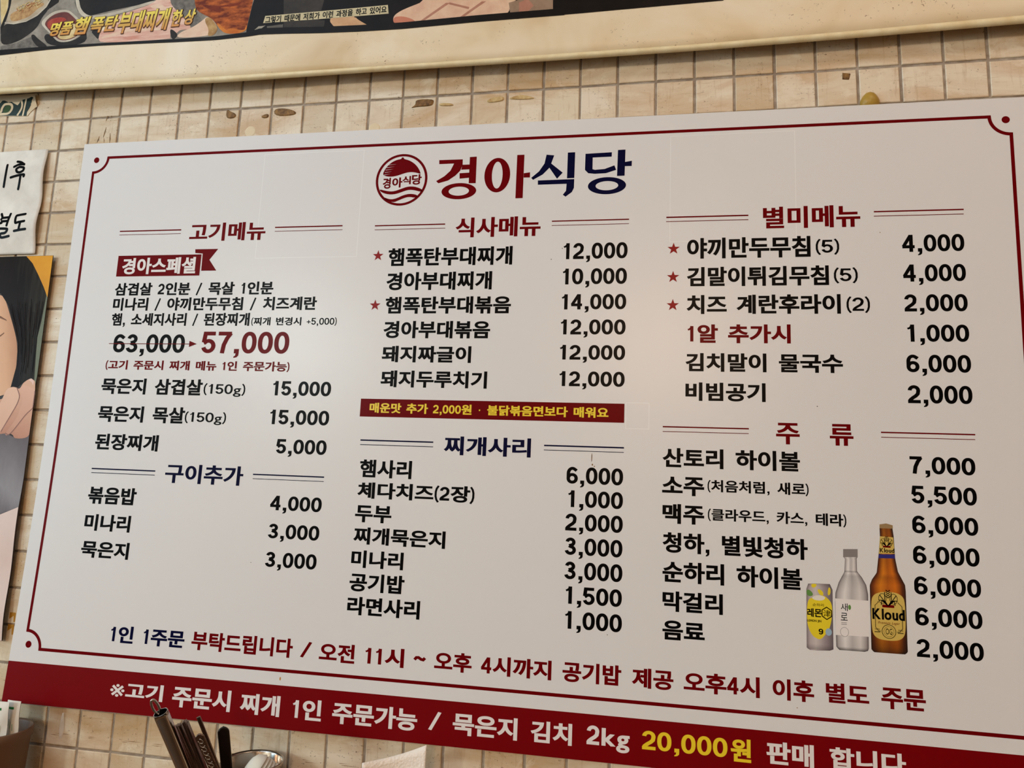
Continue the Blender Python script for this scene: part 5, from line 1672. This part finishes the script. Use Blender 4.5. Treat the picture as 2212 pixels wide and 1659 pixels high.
def flat_bar(p0, p1, wide, thick, face, round_top=True, n=10, taper=1.0):
    """flat bar from p0 (top) to p1; its broad side looks along 'face'"""
    p0, p1 = Vector(p0), Vector(p1)
    t = (p1 - p0).normalized()
    fn = (Vector(face) - t * Vector(face).dot(t)).normalized()
    s = t.cross(fn)
    L = (p1 - p0).length
    vs, fs = [], []
    st = []
    if round_top:
        for k in range(6):
            a = math.pi / 2 * k / 6
            st.append((wide / 2 * (1 - math.cos(a)), max(0.12, math.sin(a))))
    st += [(wide / 2 + (L - wide / 2) * k / n, 1.0 + (taper - 1.0) * k / n) for k in range(n + 1)]
    c = thick * 0.3
    for d, w in st:
        h = wide / 2 * w
        q = p0 + t * d
        for a, b in ((-h, thick / 2 - c), (-h + c, thick / 2), (h - c, thick / 2), (h, thick / 2 - c), (h, -thick / 2 + c), (h - c, -thick / 2), (-h + c, -thick / 2), (-h, -thick / 2 + c)):
            vs.append(q + s * a + fn * b)
    for i in range(len(st) - 1):
        for k in range(8):
            fs.append((i * 8 + k, i * 8 + (k + 1) % 8, (i + 1) * 8 + (k + 1) % 8, (i + 1) * 8 + k))
    fs.append(tuple(range(8))[::-1])
    fs.append(tuple((len(st) - 1) * 8 + k for k in range(8)))
    return vs, fs


HC = Vector((0.590, -0.130, LEDGE_Z))          # cutlery holder
holder = thing('cutlery_holder', 'round stainless cutlery holder on the ledge under the menu board', 'cutlery holder', HC)
obj('holder_cup', *lathe([(0.0, LEDGE_Z + .002), (0.040, LEDGE_Z + .001), (0.043, LEDGE_Z + .004), (0.046, LEDGE_Z + 0.105), (0.0475, LEDGE_Z + 0.107), (0.0455, LEDGE_Z + 0.107), (0.042, LEDGE_Z + .006), (0, LEDGE_Z + .004)], HC.x, HC.y), 'steel', holder, True)


def foot(p, t, zmin):
    """continue from p along t down to height zmin"""
    k = (zmin - p.z) / t.z
    return p + t * k


def lean(p_top, p_low, zmin=LEDGE_Z + 0.012):
    p, q = Vector(p_top), Vector(p_low)
    return p, foot(p, (q - p).normalized(), zmin)


# ladle with a hollow handle
p, q = lean(LADLE_TOP, LADLE_LOW)
ladle = thing('ladle', 'steel ladle with hollow tube handle and hanging loop leaning left', 'ladle', q)
t = (q - p).normalized()
inner = [(p + t * d) for d in (0.0, 0.03)]
tv, tf = tube([p + t * d for d in (0, 0.004, 0.03, 0.08, (q - p).length)], [0.0068, 0.0070, 0.0068, 0.0064, 0.0058], 24, False)
iv, if_ = tube([p + t * d for d in (0, 0.03)], [0.0061, 0.0056], 24, False)
v, f = join((tv, tf), (iv, [tuple(reversed(x)) for x in if_]))
f += [(k, (k + 1) % 24, len(tv) + (k + 1) % 24, len(tv) + k) for k in range(24)]
obj('tube_handle', v, f, 'steel', ladle, True)
up_ = -t
side = Vector((1, 0, 0))
loop = []
lc = p + up_ * 0.006 + Vector((-0.0030, 0, 0))
for k in range(20):
    a = 2 * math.pi * k / 20
    loop.append(lc + up_ * (0.0085 * math.cos(a)) + Vector((0.85, 0.5, 0)).normalized() * (0.0030 * math.sin(a)))
obj('hanging_loop', *tube(loop, 0.0012, 8, False, True), 'steel', ladle, True)

ORD = ['first', 'second', 'third', 'fourth', 'fifth', 'sixth', 'seventh']
for k, (a, b) in enumerate(CHOPS):
    p, q = lean(a, b, LEDGE_Z + 0.008 + 0.0015 * k)
    c = obj('flat_chopstick', *flat_bar(p, q, 0.0048, 0.0011, (0.93, 0.1, 0.3), False, 8, 0.6), 'darksteel')
    tag(c, ORD[k] + ' flat metal chopstick from the ladle in the tight bundle', 'chopstick', 'chopsticks in the bundle')
p, q = lean(*SPOON, LEDGE_Z + 0.012)
spoon = thing('spoon', 'metal spoon with embossed rounded handle end', 'spoon', q)
obj('handle', *flat_bar(p, q, 0.0088, 0.0022, (0.25, -1, 0.1), True, 10, 0.55), 'emboss', spoon)
t = (q - p).normalized()
s = Vector((1, 0.25, 0)).normalized()
for k in range(7):
    cpt = p + t * (0.008 + 0.0048 * k) + Vector((0, -0.0016, 0))
    cr = [cpt + s * (0.0023 * math.cos(a * math.pi / 8) * (1 if k % 2 else -1)) + t * (0.0026 * math.sin(a * math.pi / 8)) for a in range(13)]
    obj('embossed_curl', *tube(cr, 0.0005, 6), 'steel', spoon, True)
p, q = lean(*STICK, LEDGE_Z + 0.020)
c = obj('long_chopstick', *flat_bar(p, q, 0.0039, 0.0024, (0.5, -1, 0.1), False, 10, 0.7), 'darksteel')
tag(c, 'single longer metal chopstick standing above the embossed spoon', 'chopstick')
p, q = lean(*TONGS, LEDGE_Z + 0.015)
c = obj('tongs_handle', *flat_bar(p, q, 0.0112, 0.0040, (0.35, -1, 0.1), True, 12, 0.9), 'blacksteel')
tag(c, 'dark flat tongs handle with rounded top casting a shadow on the tiles', 'tongs')

# steel cup with nested white plastic dishes
cz = CUP_C[2]
cup = thing('steel_cup', 'round stainless steel cup holding white plastic dishes', 'cup', (CUP_C[0], CUP_C[1], LEDGE_Z))
obj('cup_wall', *lathe([(0.0, LEDGE_Z + .0015), (0.030, LEDGE_Z + .0005), (0.033, LEDGE_Z + .004), (0.0352, cz - .004), (0.0368, cz), (0.0360, cz + .0008), (0.0345, cz - .002), (0.0322, LEDGE_Z + .006), (0, LEDGE_Z + .003)], CUP_C[0], CUP_C[1], 64), 'steel', cup, True)
DC = Vector(DISH_C)
for k in range(6):
    # shallow round dish tipped on its edge, leaning in the stack
    ax = Vector((-0.70, -0.34, 0.62)).normalized()
    ctr = DC - ax * 0.0042 * (5 - k)
    e1 = Vector((1, 0, 0)) - ax * ax.x
    e1.normalize()
    e2 = ax.cross(e1)
    vs = []
    prof = [(0.002, 0.0100), (0.009, 0.0092), (0.0145, 0.0062), (0.0172, 0.0010), (0.0192, -0.0016), (0.0190, -0.0026), (0.0165, 0.0002), (0.0138, 0.0052), (0.0086, 0.0080), (0.002, 0.0088)]
    for r, h in prof:
        for a in range(32):
            an = 2 * math.pi * a / 32
            vs.append(ctr + e1 * r * math.cos(an) + e2 * r * math.sin(an) + ax * h)
    fs = [(i * 32 + a, i * 32 + (a + 1) % 32, (i + 1) * 32 + (a + 1) % 32, (i + 1) * 32 + a) for i in range(len(prof) - 1) for a in range(32)]
    fs.append(tuple(range(31, -1, -1)))
    fs.append(tuple((len(prof) - 1) * 32 + a for a in range(32)))
    c = obj('small_white_dish', vs, fs, 'plastic', None, True)
    tag(c, ORD[5 - k] + ' rounded white plastic dish from the top of the stack in the steel cup', 'dish', 'white dishes in the steel cup')

# paper napkin
nap = []
nw, nh = 26, 26
n0, n1, n2, n3 = [Vector(v) for v in NAPKIN]       # left tip, peak, low left, low right
n2.z = n3.z = LEDGE_Z + 0.0005


def nap_pt(u, v):
    top = n0.lerp(n1, u) + Vector((0, 0, -0.004 * math.sin(math.pi * u)))
    low = n2.lerp(n3, u)
    q = top.lerp(low, v)
    q.y += -0.016 * (1 - u) ** 2 * (1 - 0.5 * v) + 0.004 * math.sin(3 * u)
    return tuple(q)


napkin = obj('paper_napkin', *sheet(nw, nh, nap_pt, 0.0005), 'napkin', None, True)
tag(napkin, 'embossed white paper napkin corner standing up in front of the tiles', 'napkin')

# brown cup with paper packets, bottom left
bx, by_, bz, br = BCUP
bcup = thing('brown_cup', 'brown plastic cup of paper packets at the lower left', 'cup', (bx, by_, LEDGE_Z))
obj('cup_body', *lathe([(0, LEDGE_Z + .002), (br * .72, LEDGE_Z + .0005), (br * .76, LEDGE_Z + .004), (br * .96, bz - .012), (br, bz - .010), (br * 1.02, bz), (br * .985, bz + .0012), (br * .95, bz - .002), (br * .72, LEDGE_Z + .006), (0, LEDGE_Z + .004)], bx, by_, 64), 'brownplastic', bcup, True)
for k, (a, b, wdt, yb, lab_) in enumerate(PACKETS):
    a, b = Vector(a), Vector(b)
    t = (b - a).normalized()
    s = Vector((1, 0.12 * (k - 1), 0)).normalized()
    nrm = s.cross(t)
    if nrm.y > 0:
        nrm = -nrm
    L = (b - a).length

    def pk(u, v, a=a, t=t, s=s, nrm=nrm, L=L, wdt=wdt, k=k):
        q = a + t * (L * v) + s * (wdt * (u - 0.5)) + nrm * (0.0022 * math.sin(math.pi * u) * min(1, v * 8) + 0.0005 * math.sin(9 * v + 5 * u + k))
        return q
    vs, fs = grid(10, 22, lambda u, v: pk(u, v))
    n = len(vs)
    vs2, fs2 = grid(10, 22, lambda u, v: pk(u, v) - nrm * (0.0006 + 0.0036 * math.sin(math.pi * u) * min(1, v * 8)))
    root = thing('paper_packet', lab_, 'packet', b, 'paper packets in the brown cup')
    obj('wrapper', *join((vs, fs), (vs2, [tuple(reversed(x)) for x in fs2])), 'packet', root, True)
    gv, gf = grid(6, 2, lambda u, v: pk(0.10 + 0.52 * u, yb + 0.055 * v) + nrm * 0.0003)
    obj('green_bar', gv, gf, 'green', root)
    for q in range(3):
        gv, gf = grid(2, 6, lambda u, v: pk(0.30 + 0.16 * q + 0.05 * u, yb + 0.30 + 0.05 * q + 0.16 * v) + nrm * 0.0003)
        obj('green_mark', gv, gf, 'palegreen', root)

for o in bpy.data.objects:
    if 'local' in o:
        del o['local']
